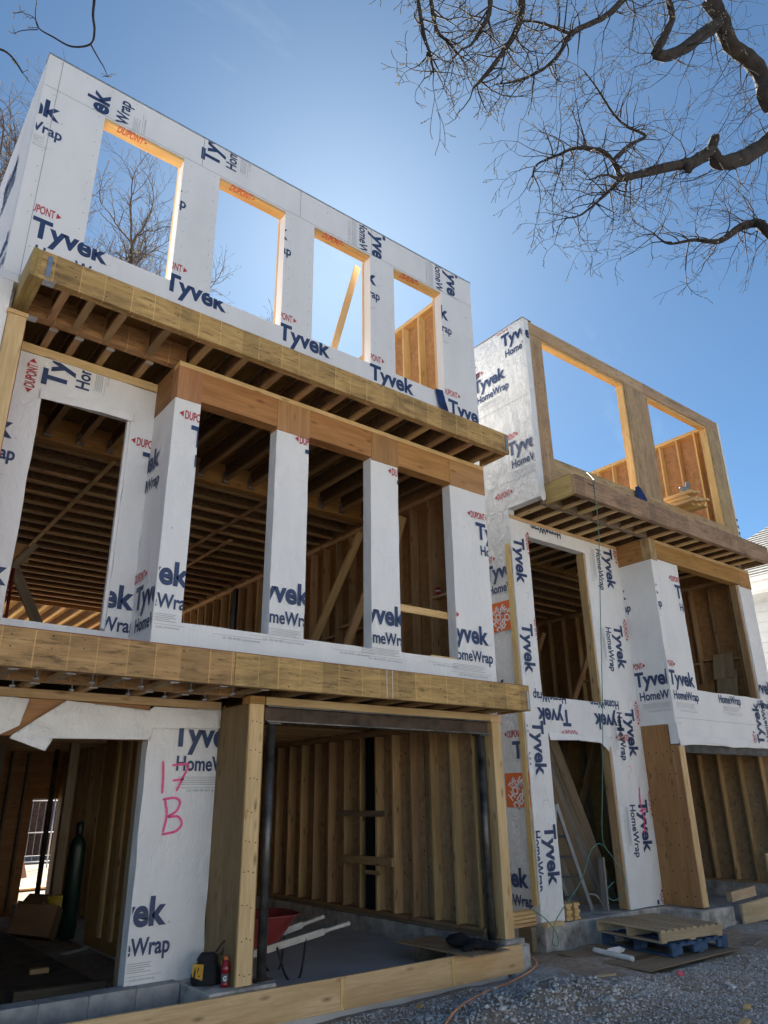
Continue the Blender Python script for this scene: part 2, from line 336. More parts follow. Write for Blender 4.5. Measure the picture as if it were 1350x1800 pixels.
def tube(name, pts, rad, mat, parent=None, seg=8, smooth_pts=True, caps=True, origin=None, rough=0.0):
    P = [V(p) for p in pts]
    R = list(rad) if hasattr(rad, '__len__') else [rad]*len(P)
    if smooth_pts and len(P) > 2:
        Q, RR = [], []
        for i in range(len(P)-1):
            a = P[max(i-1, 0)]; b = P[i]; c = P[i+1]; d = P[min(i+2, len(P)-1)]
            for k in range(6):
                s = k/6; Q.append(.5*((2*b)+(c-a)*s+(2*a-5*b+4*c-d)*s*s+(3*b-a-3*c+d)*s**3)); RR.append(R[i]*(1-s)+R[i+1]*s)
        Q.append(P[-1]); RR.append(R[-1]); P, R = Q, RR
    vs, fs = [], []; n = len(P); prev = None
    for i in range(n):
        d = (P[min(i+1, n-1)]-P[max(i-1, 0)]).normalized()
        a = prev if prev is not None else (V((0, 0, 1)) if abs(d.z) < .9 else V((1, 0, 0)))
        a = (a-d*a.dot(d)).normalized(); prev = a; b = d.cross(a)
        for k in range(seg):
            an = 2*math.pi*k/seg; dr = a*math.cos(an)+b*math.sin(an); rr = R[i]*(1+(rough*(noise.noise(P[i]*(1.1/max(R[i], .02)*.3)+dr*1.3)+.5*noise.noise(P[i]*9+dr*3)) if rough else 0)); vs.append(P[i]+dr*rr)
    for i in range(n-1):
        for k in range(seg):
            fs.append((i*seg+k, i*seg+(k+1) % seg, (i+1)*seg+(k+1) % seg, (i+1)*seg+k))
    if caps: fs += [tuple(reversed(range(seg))), tuple(range((n-1)*seg, n*seg))]
    return mesh_obj(name, vs, fs, mat, parent, origin, smooth=True)
def lathe(name, prof, mat, parent, base, seg=20, axis=(0, 0, 1), mats=None, fmat=None):
    z = V(axis).normalized(); x = z.orthogonal().normalized(); y = z.cross(x); vs, fs, fm = [], [], []
    for (r, h) in prof:
        for k in range(seg):
            a = 2*math.pi*k/seg; vs.append(V(base)+z*h+(x*math.cos(a)+y*math.sin(a))*r)
    for i in range(len(prof)-1):
        for k in range(seg):
            fs.append((i*seg+k, i*seg+(k+1) % seg, (i+1)*seg+(k+1) % seg, (i+1)*seg+k)); fm.append(fmat[i] if fmat else 0)
    fs += [tuple(reversed(range(seg))), tuple(range((len(prof)-1)*seg, len(prof)*seg))]; fm += [0, fmat[-1] if fmat else 0]
    return mesh_obj(name, vs, fs, mat, parent, base, True, mats, fm)

# ------------------------------------------------------------------ printed lettering
GL = {}
def glyphs(s, off):
    k = (s, off)
    if k in GL: return GL[k]
    cu = bpy.data.curves.new('txt', 'FONT'); cu.body = s; cu.size = 1; cu.offset = off; cu.fill_mode = 'FRONT'; cu.dimensions = '2D'; cu.resolution_u = 4
    o = bpy.data.objects.new('txt', cu); COL.objects.link(o); dg = bpy.context.evaluated_depsgraph_get(); dg.update()
    me = bpy.data.meshes.new_from_object(o.evaluated_get(dg))
    v = np.array([x.co[:2] for x in me.vertices]) if len(me.vertices) else np.zeros((0, 2)); f = [tuple(p.vertices) for p in me.polygons]
    bpy.data.objects.remove(o); bpy.data.curves.remove(cu); bpy.data.meshes.remove(me)
    v[:, 0] -= v[:, 0].min(); GL[k] = (v, f); return GL[k]
CAP = {}
def text2d(s, width, cap, off=.0):
    v, f = glyphs(s, off)
    if off not in CAP: CAP[off] = glyphs('H', off)[0][:, 1].max()
    v = v.copy(); v[:, 0] *= width/v[:, 0].max(); v[:, 1] *= cap/CAP[off]; return v, f
def rect2d(x0, x1, y0, y1): return np.array([(x0, y0), (x1, y0), (x1, y1), (x0, y1)], float), [(0, 1, 2, 3)]
def tri2d(a, b, c): return np.array([a, b, c], float), [(0, 1, 2)]
def shift(g, dx, dy): v = g[0].copy(); v[:, 0] += dx; v[:, 1] += dy; return v, g[1]
INK = ['ink_blue', 'ink_red', 'ink_grey', 'ink_faint']
def stamp(parts):
    """2-D pieces of one print block; T of Tyvek starts at the origin"""
    out = []
    if 'D' in parts:
        out.append((1, shift(text2d('DUPONT', .27, .098, .02), -.08, .29)))
        out.append((1, tri2d((-.145, .339), (-.097, .303), (-.097, .375)))); out.append((1, tri2d((.207, .303), (.255, .339), (.207, .375))))
    if 'T' in parts:
        out.append((0, text2d('Tyvek', .765, .235, .035))); out.append((2, shift(text2d('o', .018, .022, 0), .785, 0)))
    if 'H' in parts: out.append((0, shift(text2d('HomeWrap', .75, .138, .024), .07, -.235)))
    if 'h' in parts: out.append((0, text2d('HomeWrap', .75, .138, .024)))
    if 'F' in parts:
        oy = -.238 if 'h' not in parts else 0
        for k, (a, b) in enumerate(((.1, .66), (.1, .64), (.1, .66), (.1, .6), (.1, .66))): out.append((3, rect2d(a, b, oy-.062-k*.017, oy-.056-k*.017)))
        out.append((2, rect2d(.06, .76, oy-.160, oy-.157)))
        out.append((2, shift(text2d('Call 1-800-448-9835  tyvek.ca/homewrap', .50, .022, 0), .2, oy-.195)))
    return out
def print_on(parent, ax, plane, u, z, ang, anchor, parts, clip, gap=.008, pieces=None, mats=None, name='printed_lettering'):
    a = math.radians(ang); ca, sa = math.cos(a), math.sin(a); sgn = 1 if ax == 'Y' else -1
    ox = -.765 if anchor == 'R' else 0
    vs, fs, fm = [], [], []
    for mi, (v, f) in (pieces if pieces is not None else stamp(parts)):
        b = len(vs)
        for x, y in v:
            x += ox; vs.append((u+sgn*(x*ca-y*sa), z+x*sa+y*ca))
        for q in f: fs.append(tuple(b+i for i in q)); fm.append(mi)
    if not vs: return None
    A = np.array(vs); lo, hi = A.min(0), A.max(0); bm = bmesh.new()
    for c in (clip if isinstance(clip, list) else [clip]):
        if c[0] >= hi[0] or c[1] <= lo[0] or c[2] >= hi[1] or c[3] <= lo[1]: continue
        b1 = bmesh.new(); bv = [b1.verts.new((p[0], 0, p[1])) for p in vs]
        for q, mi in zip(fs, fm):
            try: ff = b1.faces.new([bv[i] for i in q]); ff.material_index = mi
            except ValueError: pass
        for no, co in (((1, 0, 0), (c[1], 0, 0)), ((-1, 0, 0), (c[0], 0, 0)), ((0, 0, 1), (0, 0, c[3])), ((0, 0, -1), (0, 0, c[2]))):
            bmesh.ops.bisect_plane(b1, geom=b1.verts[:]+b1.edges[:]+b1.faces[:], plane_co=co, plane_no=no, clear_outer=True)
        if b1.faces:
            mt = bpy.data.meshes.new('tmp'); b1.to_mesh(mt); bm.from_mesh(mt); bpy.data.meshes.remove(mt)
        b1.free()
    if not bm.faces: bm.free(); return None
    me = bpy.data.meshes.new(name); bm.to_mesh(me); bm.free()
    for mm in (mats or INK): me.materials.append(MATS[mm])
    org = V((u, plane-gap, z)) if ax == 'Y' else V((plane-gap, u, z))
    for v in me.vertices:
        c = v.co; v.co = V((c.x, plane-gap, c.z))-org if ax == 'Y' else V((plane-gap, c.x, c.z))-org
    me.update(); o = bpy.data.objects.new(name, me); return put(o, parent, Matrix.Translation(org))
def stroke2d(pts, w):
    vs, fs = [], []; n = len(pts); P = [np.array(p, float) for p in pts]
    for i in range(n):
        d = P[min(i+1, n-1)]-P[max(i-1, 0)]; d /= np.linalg.norm(d)+1e-9; q = np.array((-d[1], d[0]))*w/2*(1 if 0 < i < n-1 else .6)
        vs += [P[i]-q, P[i]+q]
    for i in range(n-1): fs.append((2*i, 2*i+2, 2*i+3, 2*i+1))
    return np.array(vs), fs
def curve2d(pts, k=5):
    out = []; n = len(pts); P = [np.array(p, float) for p in pts]
    for i in range(n-1):
        a, b, c, d = P[max(i-1, 0)], P[i], P[i+1], P[min(i+2, n-1)]
        for j in range(k):
            s = j/k; out.append(.5*(2*b+(c-a)*s+(2*a-5*b+4*c-d)*s*s+(3*b-a-3*c+d)*s**3))
    out.append(P[-1]); return out
def cells(u0, u1, z0, z1, holes):
    us = sorted({u0, u1} | {h[0] for h in holes} | {h[1] for h in holes}); zs = sorted({z0, z1} | {h[2] for h in holes} | {h[3] for h in holes})
    us = [u for u in us if u0 <= u <= u1]; zs = [z for z in zs if z0 <= z <= z1]; out = []
    for a, b in zip(us, us[1:]):
        for c, d in zip(zs, zs[1:]):
            if not any(h[0] < (a+b)/2 < h[1] and h[2] < (c+d)/2 < h[3] for h in holes): out.append((a, b, c, d))
    return out
TX = {}
TX['f3']=[(0.83,7.15,0,'L','DTH'),(2.21,7.16,0,'L','DT'),(3.67,7.11,0,'L','DT'),(5.07,7.06,0,'L','DT'),(6.49,7.01,0,'L','DT'),(2.31,8.59,0,'R','THF'),(3.75,8.64,0,'R','THF'),(5.20,8.61,0,'R','THF'),(6.58,8.62,0,'R','THF'),(0.89,8.69,0,'R','DTHF'),(1.35,9.43,90,'R','THF'),(2.72,9.23,90,'L','THF'),(5.14,9.69,-90,'L','THF'),(6.59,9.72,-90,'L','THF'),]
TX['f2']=[(2.68,5.35,0,'L','DTH'),(2.75,3.82,0,'R','THF'),(4.10,5.48,0,'L','DTH'),(4.16,3.83,0,'R','DTHF'),(5.49,5.44,0,'L','DTH'),(5.52,3.77,0,'R','DTHF'),(6.88,5.18,0,'L','DTH'),(6.99,3.71,0,'R','DTHF'),]
TX['r2']=[(2.40,5.19,0,'L','DTH'),(2.49,3.67,0,'R','TH'),(1.11,5.20,0,'R','THF'),(1.29,3.74,0,'R','DT'),(1.51,5.88,90,'L','DTHF'),]
TX['b2']=[(6.97,5.18,0,'R','TH'),(7.21,3.64,0,'L','DTH'),]
TX['p1']=[(3.04,2.38,0,'L','THF'),(3.14,0.81,0,'R','THF'),]
TX['s3']=[(6.77,7.01,0,'R','TH'),(7.47,8.62,0,'R','TH'),]
TX['h2s']=[(7.24,9.15,0,'L','DTH'),(7.87,9.09,0,'R','TH'),(7.21,8.56,0,'R','DTHF'),(7.30,7.07,0,'L','DTHF'),(7.51,6.11,0,'L','D'),(7.67,2.38,0,'L','DT'),(7.56,0.71,0,'R','DTH'),(7.57,3.43,180,'L','T'),]
TX['h2r']=[(8.45,5.73,-90,'L','DTHF'),(8.47,4.34,-90,'L','DTHF'),(8.52,2.90,-90,'L','TH'),(8.59,1.49,-90,'L','TH'),(10.82,6.01,-90,'L','DTHF'),(10.83,4.61,-90,'L','DTHF'),(10.84,3.20,-90,'L','DTHF'),(10.88,1.79,-90,'L','DTHF'),(10.86,0.36,-90,'L','DTH'),(9.41,3.08,180,'L','DTH'),(9.99,3.07,180,'R','DTH'),(9.64,6.06,180,'L','h'),(10.98,6.20,180,'L','h'),]
TX['h2f']=[(11.31,5.10,0,'R','THF'),(11.86,5.11,0,'L','DTH'),(11.23,3.56,0,'L','DTHF'),(12.71,3.35,0,'L','hF'),(14.11,3.34,0,'L','hF'),(14.76,3.62,0,'R','T'),(14.07,2.67,90,'L','DTH'),(12.57,2.64,90,'R','TH'),]
TX['h2b']=[(7.32,5.11,0,'R','THF'),(7.39,3.57,0,'L','DTHF'),]
# ------------------------------------------------------------------ the ground
def ground():
    near_x = np.arange(-1, 17.01, .08); near_y = np.arange(1.5, 9.01, .08)
    xs = np.concatenate([[-900, -300, -100, -40, -15, -6], near_x, [19, 24, 32, 50, 110, 300, 900]])
    ys = np.concatenate([[-900, -300, -100, -40, -15, -5], near_y, [11, 14, 18, 24, 34, 60, 120, 300, 900]])
    vs, fs = [], []
    for y in ys:
        for x in xs:
            z = -.03
            if 2.5 < x < 16 and 2 < y < 7.9:
                z += .035*noise.noise(V((x*.9, y*.9, 1))) + .022*noise.noise(V((x*3, y*3, 5)))
                z += .16*math.exp(-((x-6.3)/1.2)**2-((y-5.6)/.5)**2)*(1+.5*noise.noise(V((x*5, y*5, 8))))            # a low heap of crushed stone
                z += .09*math.exp(-((x-7.7)/.7)**2-((y-6.5)/.55)**2)
                z += .07*math.exp(-((x-12.2)/1.2)**2-((y-6.4)/.5)**2)
            vs.append((x, y, z))
    nx = len(xs)
    for j in range(len(ys)-1):
        for i in range(nx-1): fs.append((j*nx+i, j*nx+i+1, (j+1)*nx+i+1, (j+1)*nx+i))
    return tag(mesh_obj('ground', vs, fs, 'ground_dirt', None, (0, 0, 0), True), kind='structure')
GROUND = ground()
def gz(x, y):
    z = -.03
    if 2.5 < x < 16 and 2 < y < 7.9:
        z += .035*noise.noise(V((x*.9, y*.9, 1))) + .022*noise.noise(V((x*3, y*3, 5))) + .16*math.exp(-((x-6.3)/1.2)**2-((y-5.6)/.5)**2)*(1+.5*noise.noise(V((x*5, y*5, 8)))) + .09*math.exp(-((x-7.7)/.7)**2-((y-6.5)/.55)**2) + .07*math.exp(-((x-12.2)/1.2)**2-((y-6.4)/.5)**2)
    return z
def gravel():
    rng = np.random.default_rng(3)
    t = (1+5**.5)/2
    ico = np.array([(-1, t, 0), (1, t, 0), (-1, -t, 0), (1, -t, 0), (0, -1, t), (0, 1, t), (0, -1, -t), (0, 1, -t), (t, 0, -1), (t, 0, 1), (-t, 0, -1), (-t, 0, 1)])/1.9
    icf = np.array([(0, 11, 5), (0, 5, 1), (0, 1, 7), (0, 7, 10), (0, 10, 11), (1, 5, 9), (5, 11, 4), (11, 10, 2), (10, 7, 6), (7, 1, 8), (3, 9, 4), (3, 4, 2), (3, 2, 6), (3, 6, 8), (3, 8, 9), (4, 9, 5), (2, 4, 11), (6, 2, 10), (8, 6, 7), (9, 8, 1)])
    pos, siz = [], []
    while len(pos) < 46000:
        x = rng.uniform(3.6, 12.5); y = rng.uniform(3.2, 6.6)
        d = .55+.45*noise.noise(V((x*.8, y*1.1, 2)))
        if x > 7.2 and y > 5.45: d -= .75*min(1, (y-5.45)/.5)
        if 8.15 < x < 10.25 and 5.65 < y < 7.1: d = 0
        if 4 < x < 7.3 and y > 6.5: d = 0
        if x > 7.1 and y < 5.2: d += .25
        if rng.uniform() > d: continue
        s = .0045+.0095*rng.uniform()**2.2 + (.014*rng.uniform() if rng.uniform() < .06 else 0)
        if math.hypot((x-6.3)/1.5, (y-5.6)/.7) < 1: s *= 1.5
        pos.append((x, y, gz(x, y)+s*.25)); siz.append(s)
    pos = np.array(pos); siz = np.array(siz); n = len(pos)
    a = rng.uniform(0, 6.28, n); ca, sa = np.cos(a), np.sin(a); sq = rng.uniform(.5, 1.25, (n, 3)); sq[:, 2] *= .7
    vv = ico[None]*sq[:, None, :]*(1+rng.uniform(-.22, .22, (n, 12, 1)))*siz[:, None, None]
    X = vv[:, :, 0]*ca[:, None]-vv[:, :, 1]*sa[:, None]; Y = vv[:, :, 0]*sa[:, None]+vv[:, :, 1]*ca[:, None]
    vv = np.stack([X, Y, vv[:, :, 2]], 2)+pos[:, None, :]
    ff = (icf[None]+12*np.arange(n)[:, None, None]).reshape(-1, 3)
    me = bpy.data.meshes.new('gravel'); me.vertices.add(n*12); me.vertices.foreach_set('co', vv.reshape(-1))
    me.loops.add(ff.size); me.loops.foreach_set('vertex_index', ff.reshape(-1)); me.polygons.add(len(ff))
    me.polygons.foreach_set('loop_start', np.arange(0, ff.size, 3)); me.polygons.foreach_set('loop_total', np.full(len(ff), 3))
    at = me.attributes.new('tone', 'FLOAT', 'FACE'); at.data.foreach_set('value', np.repeat(np.clip(rng.normal(.5, .2, n), 0, 1), 20))
    me.materials.append(MATS['gravel_stone']); me.update(); me.validate()
    o = bpy.data.objects.new('gravel', me); put(o)
    return tag(o, 'loose grey crushed stone spread in front of both houses', 'gravel', kind='stuff')
gravel()

# ------------------------------------------------------------------ HOUSE 1 (left, 3 storeys, wrapped)
H1 = thing('unfinished_townhouse', 'nearer left townhouse shell, fully wrapped, four openings in its top storey', 'house', (3.9, 6.7, 0), 'half-built townhouses')
WIN = [(1.335, 2.285), (2.755, 3.70), (4.15, 5.09), (5.52, 6.44)]
# --- top storey
h3 = [(a, b, 7.287, 9.09) for a, b in WIN]
F3 = wall('front_wall', H1, 'Y', 6.70, .15, .67, 7.10, 6.633, 9.57, h3, 'wrap_board', .0015, .2)
for i, (u, z, a, an, pt) in enumerate(TX['f3']): print_on(F3, 'Y', 6.70, u, z, a, an, pt, cells(.68 if i else .815, 7.095, 6.64 if i < 10 else 9.118, 9.565, h3), .003)
for a, b in WIN:
    block('window_lintel', F3, (a+.004, b-.004), (6.705, 6.846), (9.055, 9.088), 'fresh_lumber')
    print_lint = shift(text2d('DUPONT', .30, .10, .015), 0, 0)
    v, f = print_lint; u0 = a+.16
    mesh_obj('printed_lettering', [(u0+x, 6.775-y, 9.0535) for x, y in v]+[(u0+.315, 6.695+.015, 9.0535), (u0+.345, 6.73, 9.0535), (u0+.315, 6.755, 9.0535)], list(f)+[(len(v), len(v)+1, len(v)+2)], 'ink_red', F3)
    block('jamb_board', F3, (b-.0, b+.012), (6.84, 6.89), (7.29, 9.09), 'fresh_lumber')
    block('jamb_board', F3, (a-.02, a+.016), (6.852, 6.89), (7.29, 9.09), 'fresh_lumber')
for x in (.815, 2.51, 3.92, 5.12, 6.70): # sheet seams
    block('seam_strip', F3, (x-.003, x+.003), (6.6962, 6.698), (9.12 if x > 1 else 6.56, 9.565), 'ink_grey')
block('seam_strip', F3, (.68, 7.09), (6.6962, 6.698), (9.112, 9.116), 'ink_grey')
block('coping_strip', F3, (.66, 7.11), (6.69, 6.86), (9.571, 9.585), 'galvanised')
rng = random.Random(4)
scr = []
for a, b in [(.72, 1.31), (2.31, 2.73), (3.72, 4.13), (5.11, 5.5), (6.46, 7.06)]:
    for k in range(9): scr.append((a+.05+rng.random()*.02, 7.4+k*.2+rng.random()*.03)); scr.append((b-.05+rng.random()*.02, 7.45+k*.2+rng.random()*.03))
for i in range(22): scr.append((.8+i*.285, 9.5+rng.random()*.02)); scr.append((.85+i*.285, 7.0+rng.random()*.03))
vs, fs = [], []
for (x, z) in scr:
    b = len(vs); vs += [(x+.0048*math.cos(k*1.047), 6.6965, z+.0048*math.sin(k*1.047)) for k in range(6)]+[(x, 6.6955, z)]
    fs += [(b+k, b+(k+1) % 6, b+6) for k in range(6)]
tag(mesh_obj('screw_heads', vs, fs, 'nail', F3), kind='stuff')
block('lower_strip', F3, (.67, .822), (6.701, 6.846), (6.545, 6.631), 'wrap_board'); block('exterior_wrap', H1, (7.1015, 7.112), (6.86, 18.3), (.35, 9.56), 'wrap_board')
L3 = wall('side_wall', H1, 'X', .67, .15, 6.852, 12.5, 6.3, 9.57, [], 'wrap', .006, .12, 2)
for (u, z, a, an, pt) in TX['s3']: print_on(L3, 'X', .67, u, z, a, an, pt, [(6.72, 12, 6.4, 9.5)])
for k in range(4):
    for zz in (7.01, 8.62): print_on(L3, 'X', .67, 8.2+k*1.43, zz-.1, 0, 'L', 'DTH', [(6.86, 12.4, 6.4, 9.5)])
R3 = wall('side_wall', H1, 'X', 7.07, .03, 6.852, 10.9, 6.632, 9.57, [], 'plywood')
for k in range(10): block('stud', R3, (6.93, 7.068), (6.96+k*.406, 6.998+k*.406), (6.67, 9.49), 'fresh_lumber')
block('top_plate', R3, (6.93, 7.068), (6.855, 10.9), (9.492, 9.57), 'fresh_lumber'); block('bottom_plate', R3, (6.93, 7.068), (6.855, 10.9), (6.63, 6.668), 'fresh_lumber')
block('sheathing_joint', R3, (7.066, 7.0695), (8.18, 8.186), (6.67, 9.49), 'joint_dark')
block('rim_board', R3, (6.90, 6.94), (10.0, 10.9), (8.3, 8.44), 'fresh_lumber')
board('brace', H1, (4.58, 6.95, 7.18), (5.10, 7.02, 9.10), .089, .038, 'fresh_lumber', (1, 0, 0))
# --- roof-deck level: joists, decks, canopy
def nail_rows(parent, x0, x1, z0, z1, y, n, sd):
    rn = random.Random(sd); vs, fs = [], []
    for i in range(n):
        x = x0+(x1-x0)*i/(n-1)+rn.uniform(-.03, .03)
        for z in (z0+rn.uniform(0, .03), (z0+z1)/2+rn.uniform(-.05, .05), z1-rn.uniform(0, .03)):
            if rn.random() < .35: continue
            r = rn.uniform(.005, .0085); b = len(vs); vs += [(x+r*math.cos(k*1.047), y-.0012, z+r*math.sin(k*1.047)) for k in range(6)]; fs.append(tuple(b+k for k in range(6)))
    return tag(mesh_obj('nail_heads', vs, fs, 'nail', parent), kind='stuff')
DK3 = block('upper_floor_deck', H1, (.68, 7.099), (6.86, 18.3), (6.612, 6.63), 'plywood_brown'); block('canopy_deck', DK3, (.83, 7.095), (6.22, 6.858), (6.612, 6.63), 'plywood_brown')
CB = board('canopy_beam', H1, (.90, 6.185, 6.46), (7.10, 6.185, 6.46), .30, .045, 'laminated_beam', bev=.003)
nail_rows(CB, 1.0, 7.0, 6.34, 6.58, 6.1625, 26, 1)
board('beam_ply', CB, (.99, 6.2315, 6.46), (7.09, 6.2315, 6.46), .298, .044, 'laminated_beam')
for i, x in enumerate((.842, .885, .928)): board('side_beam_ply', CB, (x, 6.165+.0*i, 6.46-.004*i), (x, 6.86, 6.46-.004*i), .30, .041, 'treated_lumber')
block('corner_bracket', CB, (.952, .99), (6.150, 6.161), (6.33, 6.56), 'galvanised'); block('corner_bracket', CB, (.95, 1.05), (6.16, 6.25), (6.302, 6.308), 'galvanised')
block('corner_bracket', CB, (7.03, 7.06), (6.150, 6.161), (6.34, 6.58), 'galvanised'); board('end_beam', CB, (7.075, 6.26, 6.46), (7.075, 6.70, 6.46), .298, .045, 'laminated_beam')
board('mid_beam', CB, (.96, 6.85, 6.455), (2.60, 6.85, 6.455), .28, .09, 'laminated_beam')
block('corner_bracket', CB, (.952, 1.06), (6.80, 6.90), (6.302, 6.31), 'galvanised')
for x in (1.17, 1.41, 1.72, 2.17): ijoist(DK3, (x, 6.256, 6.312), (x, 6.803, 6.312), fw=.068)
for x in (1.24, 1.49, 1.81, 2.23):
    ijoist(DK3, (x, 6.897, 6.305), (x, 9.35, 6.305), fw=.068); block('joist_hanger', CB, (x-.042, x+.042), (6.897, 6.935), (6.297, 6.303), 'galvanised')
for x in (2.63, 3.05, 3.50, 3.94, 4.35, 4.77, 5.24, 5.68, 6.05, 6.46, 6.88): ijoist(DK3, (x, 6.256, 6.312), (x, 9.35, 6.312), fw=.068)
block('rear_deck', H1, (1.6, 8.9), (19.4, 22.4), (6.572, 6.59), 'fresh_lumber')
GB = board('girder', H1, (.83, 9.42, 6.42), (7.05, 9.42, 6.42), .34, .13, 'header_wood')
for x in (1.24, 1.81, 2.23, 2.63, 3.05, 3.5, 3.94, 4.35, 4.77, 5.24, 5.68, 6.05, 6.46): block('joist_hanger', GB, (x-.045, x+.045), (9.30, 9.353), (6.275, 6.45), 'galvanised')
for k in range(20): ijoist(DK3, (.83, 9.62+k*.436, 6.26), (7.05, 9.62+k*.436, 6.26), fw=.064, name='joist')
for x in (2.75, 5.16): board('strapping', GB, (x, 9.5, 6.25), (x, 18.0 if x < 3 else 13.5, 6.25), .019, .064, 'lumber_inner')
board('strapping', GB, (5.55, 11.5, 6.24), (5.60, 18, 6.24), .019, .064, 'lumber_inner')
board('rim_board', GB, (.83, 18.32, 6.40), (7.05, 18.32, 6.40), .30, .03, 'plywood')
BK = board('rear_joist_rim', H1, (1.5, 22.4, 6.45), (8.9, 22.4, 6.45), .30, .04, 'plywood')
for k in range(15): ijoist(BK, (2.2+k*.406, 18.35, 6.27), (2.2+k*.406, 22.37, 6.27), fw=.064, flange='fresh_lumber')
# --- middle storey
HD = block('header', H1, (2.765, 3.705), (6.682, 6.84), (5.892, 6.25), 'header_wood')
for a, b in ((4.155, 5.075), (5.515, 6.425)): block('header_piece', HD, (a, b), (6.682, 6.84), (5.892, 6.25), 'header_wood')
for a, b in ((2.484, 2.763), (3.708, 4.152), (5.078, 5.512), (6.428, 7.10)): block('header_cap', HD, (a, b), (6.679, 6.842), (5.86, 6.25), 'plywood', axis=2 if b < 6 else None)
block('top_plate', HD, (2.484, 7.10), (6.68, 6.842), (6.2525, 6.308), 'lumber'); block('return_panel', HD, (2.478, 2.49), (6.845, 7.29), (5.86, 6.30), 'plywood_brown', axis=1)
h2 = [(2.765, 3.716, 3.465, 5.95), (4.15, 5.07, 3.465, 5.95), (5.508, 6.43, 3.465, 5.95)]
F2 = wall('front_wall', H1, 'Y', 6.70, .15, 2.49, 7.10, 3.17, 5.885, h2, 'wrap', .013, .07, 1.3, .006)
for i, (u, z, a, an, pt) in enumerate(TX['f2']): print_on(F2, 'Y', 6.70, u+(.06 if an == 'R' and i < 7 else 0), z, a, an, pt, cells(2.49, 7.098, 3.18, 5.88, h2), .0145)
for u in (3.2, 4.62, 6.0):
    pc = [(2, text2d('Call 1-800-448-9835  tyvek.ca/homewrap', .42, .024, 0)), (3, shift(rect2d(-.1, .5, .036, .040), 0, 0))]
    print_on(F2, 'Y', 6.70, u, 3.36, 0, 'L', '', [(2.5, 7.09, 3.18, 3.46)], .0145, pieces=pc)
B2 = wall('bay_return', H1, 'X', 2.485, .15, 6.696, 7.31, 3.17, 5.86, [], 'wrap', .008, .07, 5)
for (u, z, a, an, pt) in TX['b2']: print_on(B2, 'X', 2.485, u, z, a, an, pt, [(6.71, 7.29, 3.18, 5.85)], .011)
hr = [(1.31, 2.235, 3.43, 5.80)]
R2 = wall('entry_wall', H1, 'Y', 7.30, .15, .95, 2.484, 3.17, 6.19, hr, 'wrap', .012, .06, 8, .012)
for (u, z, a, an, pt) in TX['r2']: print_on(R2, 'Y', 7.30, u, z, a, an, pt, cells(.96, 2.48, 3.18, 6.18, hr), .014)
block('top_plate', R2, (.95, 2.484), (7.285, 7.45), (6.195, 6.295), 'lumber'); block('wrap_edge', R2, (2.20, 2.233), (7.31, 7.36), (3.45, 5.78), 'wrap')
# wing wall at the left end of the canopy
WG = wall('wing_wall', H1, 'X', .67, .11, 6.70, 7.45, 3.15, 6.54, [], 'wrap', .005, .1, 3)
block('end_post', WG, (.785, .945), (6.665, 6.84), (3.16, 6.17), 'lumber', .003); block('post_cap', WG, (.77, .955), (6.655, 6.85), (6.172, 6.215), 'fresh_lumber'); block('post_tape', WG, (.946, .951), (6.67, 7.29), (3.2, 6.1), 'red_tape'); block('post_liner', WG, (.79, .944), (6.845, 7.28), (3.16, 6.17), 'plywood')
# railing board, bracing and studs inside the middle storey
block('safety_rail', H1, (5.50, 6.44), (6.856, 6.894), (4.015, 4.105), 'fresh_lumber')
block('sill_board', H1, (6.0, 6.42), (6.72, 6.84), (3.466, 3.49), 'lumber')
W2R = wall('side_wall', H1, 'X', 7.07, .03, 6.855, 18.3, 3.15, 6.61, [], 'plywood')
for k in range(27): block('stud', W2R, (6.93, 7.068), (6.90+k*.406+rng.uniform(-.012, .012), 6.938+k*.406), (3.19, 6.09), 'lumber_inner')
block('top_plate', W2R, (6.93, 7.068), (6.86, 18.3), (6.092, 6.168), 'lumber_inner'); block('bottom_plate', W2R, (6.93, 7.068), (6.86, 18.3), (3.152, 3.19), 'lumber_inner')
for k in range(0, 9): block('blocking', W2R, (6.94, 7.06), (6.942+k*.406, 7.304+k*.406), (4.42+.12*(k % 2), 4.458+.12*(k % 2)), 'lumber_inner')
for k in range(1, 8): block('sheathing_joint', W2R, (7.066, 7.0695), (6.88+k*1.22, 6.886+k*1.22), (3.19, 6.09), 'joint_dark')
block('dark_column', W2R, (6.9, 7.0), (13.9, 14.05), (3.16, 6.1), 'black_steel')
for p0, p1 in (((6.72, 9.15, 5.95), (6.30, 10.75, 3.17)), ((6.70, 8.45, 5.6), (6.3, 9.55, 3.17)), ((6.74, 8.1, 5.9), (6.5, 9.1, 3.17)), ((6.72, 10.9, 5.6), (6.4, 12.6, 3.2))):
    board('brace', H1, p0, p1, .14, .038, 'lumber_inner', (1, 0, 0))
W2L = wall('side_wall', H1, 'X', .69, .1, 7.46, 18.3, 3.15, 6.61, [], 'plywood')
board('leaning_brace', H1, (3.03, 11.0, 3.16), (1.97, 11.05, 5.06), .14, .04, 'old_lumber', (1, 0, 0)); board('leaning_brace', H1, (1.99, 10.98, 4.95), (2.24, 10.98, 5.34), .09, .04, 'old_lumber', (0, 0, 1)); block('gusset_plate', H1, (1.90, 2.20), (11.08, 11.1), (5.08, 5.34), 'plywood')
SP = tube('shoring_post', [(2.02, 10.9, 3.16), (1.99, 10.9, 4.92)], .022, 'red_paint', H1, 8, False)
tube('shoring_leg', [(1.90, 10.9, 3.16), (1.88, 10.9, 4.92)], .018, 'red_paint', SP, 6, False)
for k in range(7): tube('lattice_bar', [(1.90 if k % 2 else 2.01, 10.9, 3.25+k*.22), (2.01 if k % 2 else 1.90, 10.9, 3.47+k*.22)], .008, 'red_paint', SP, 5, False)
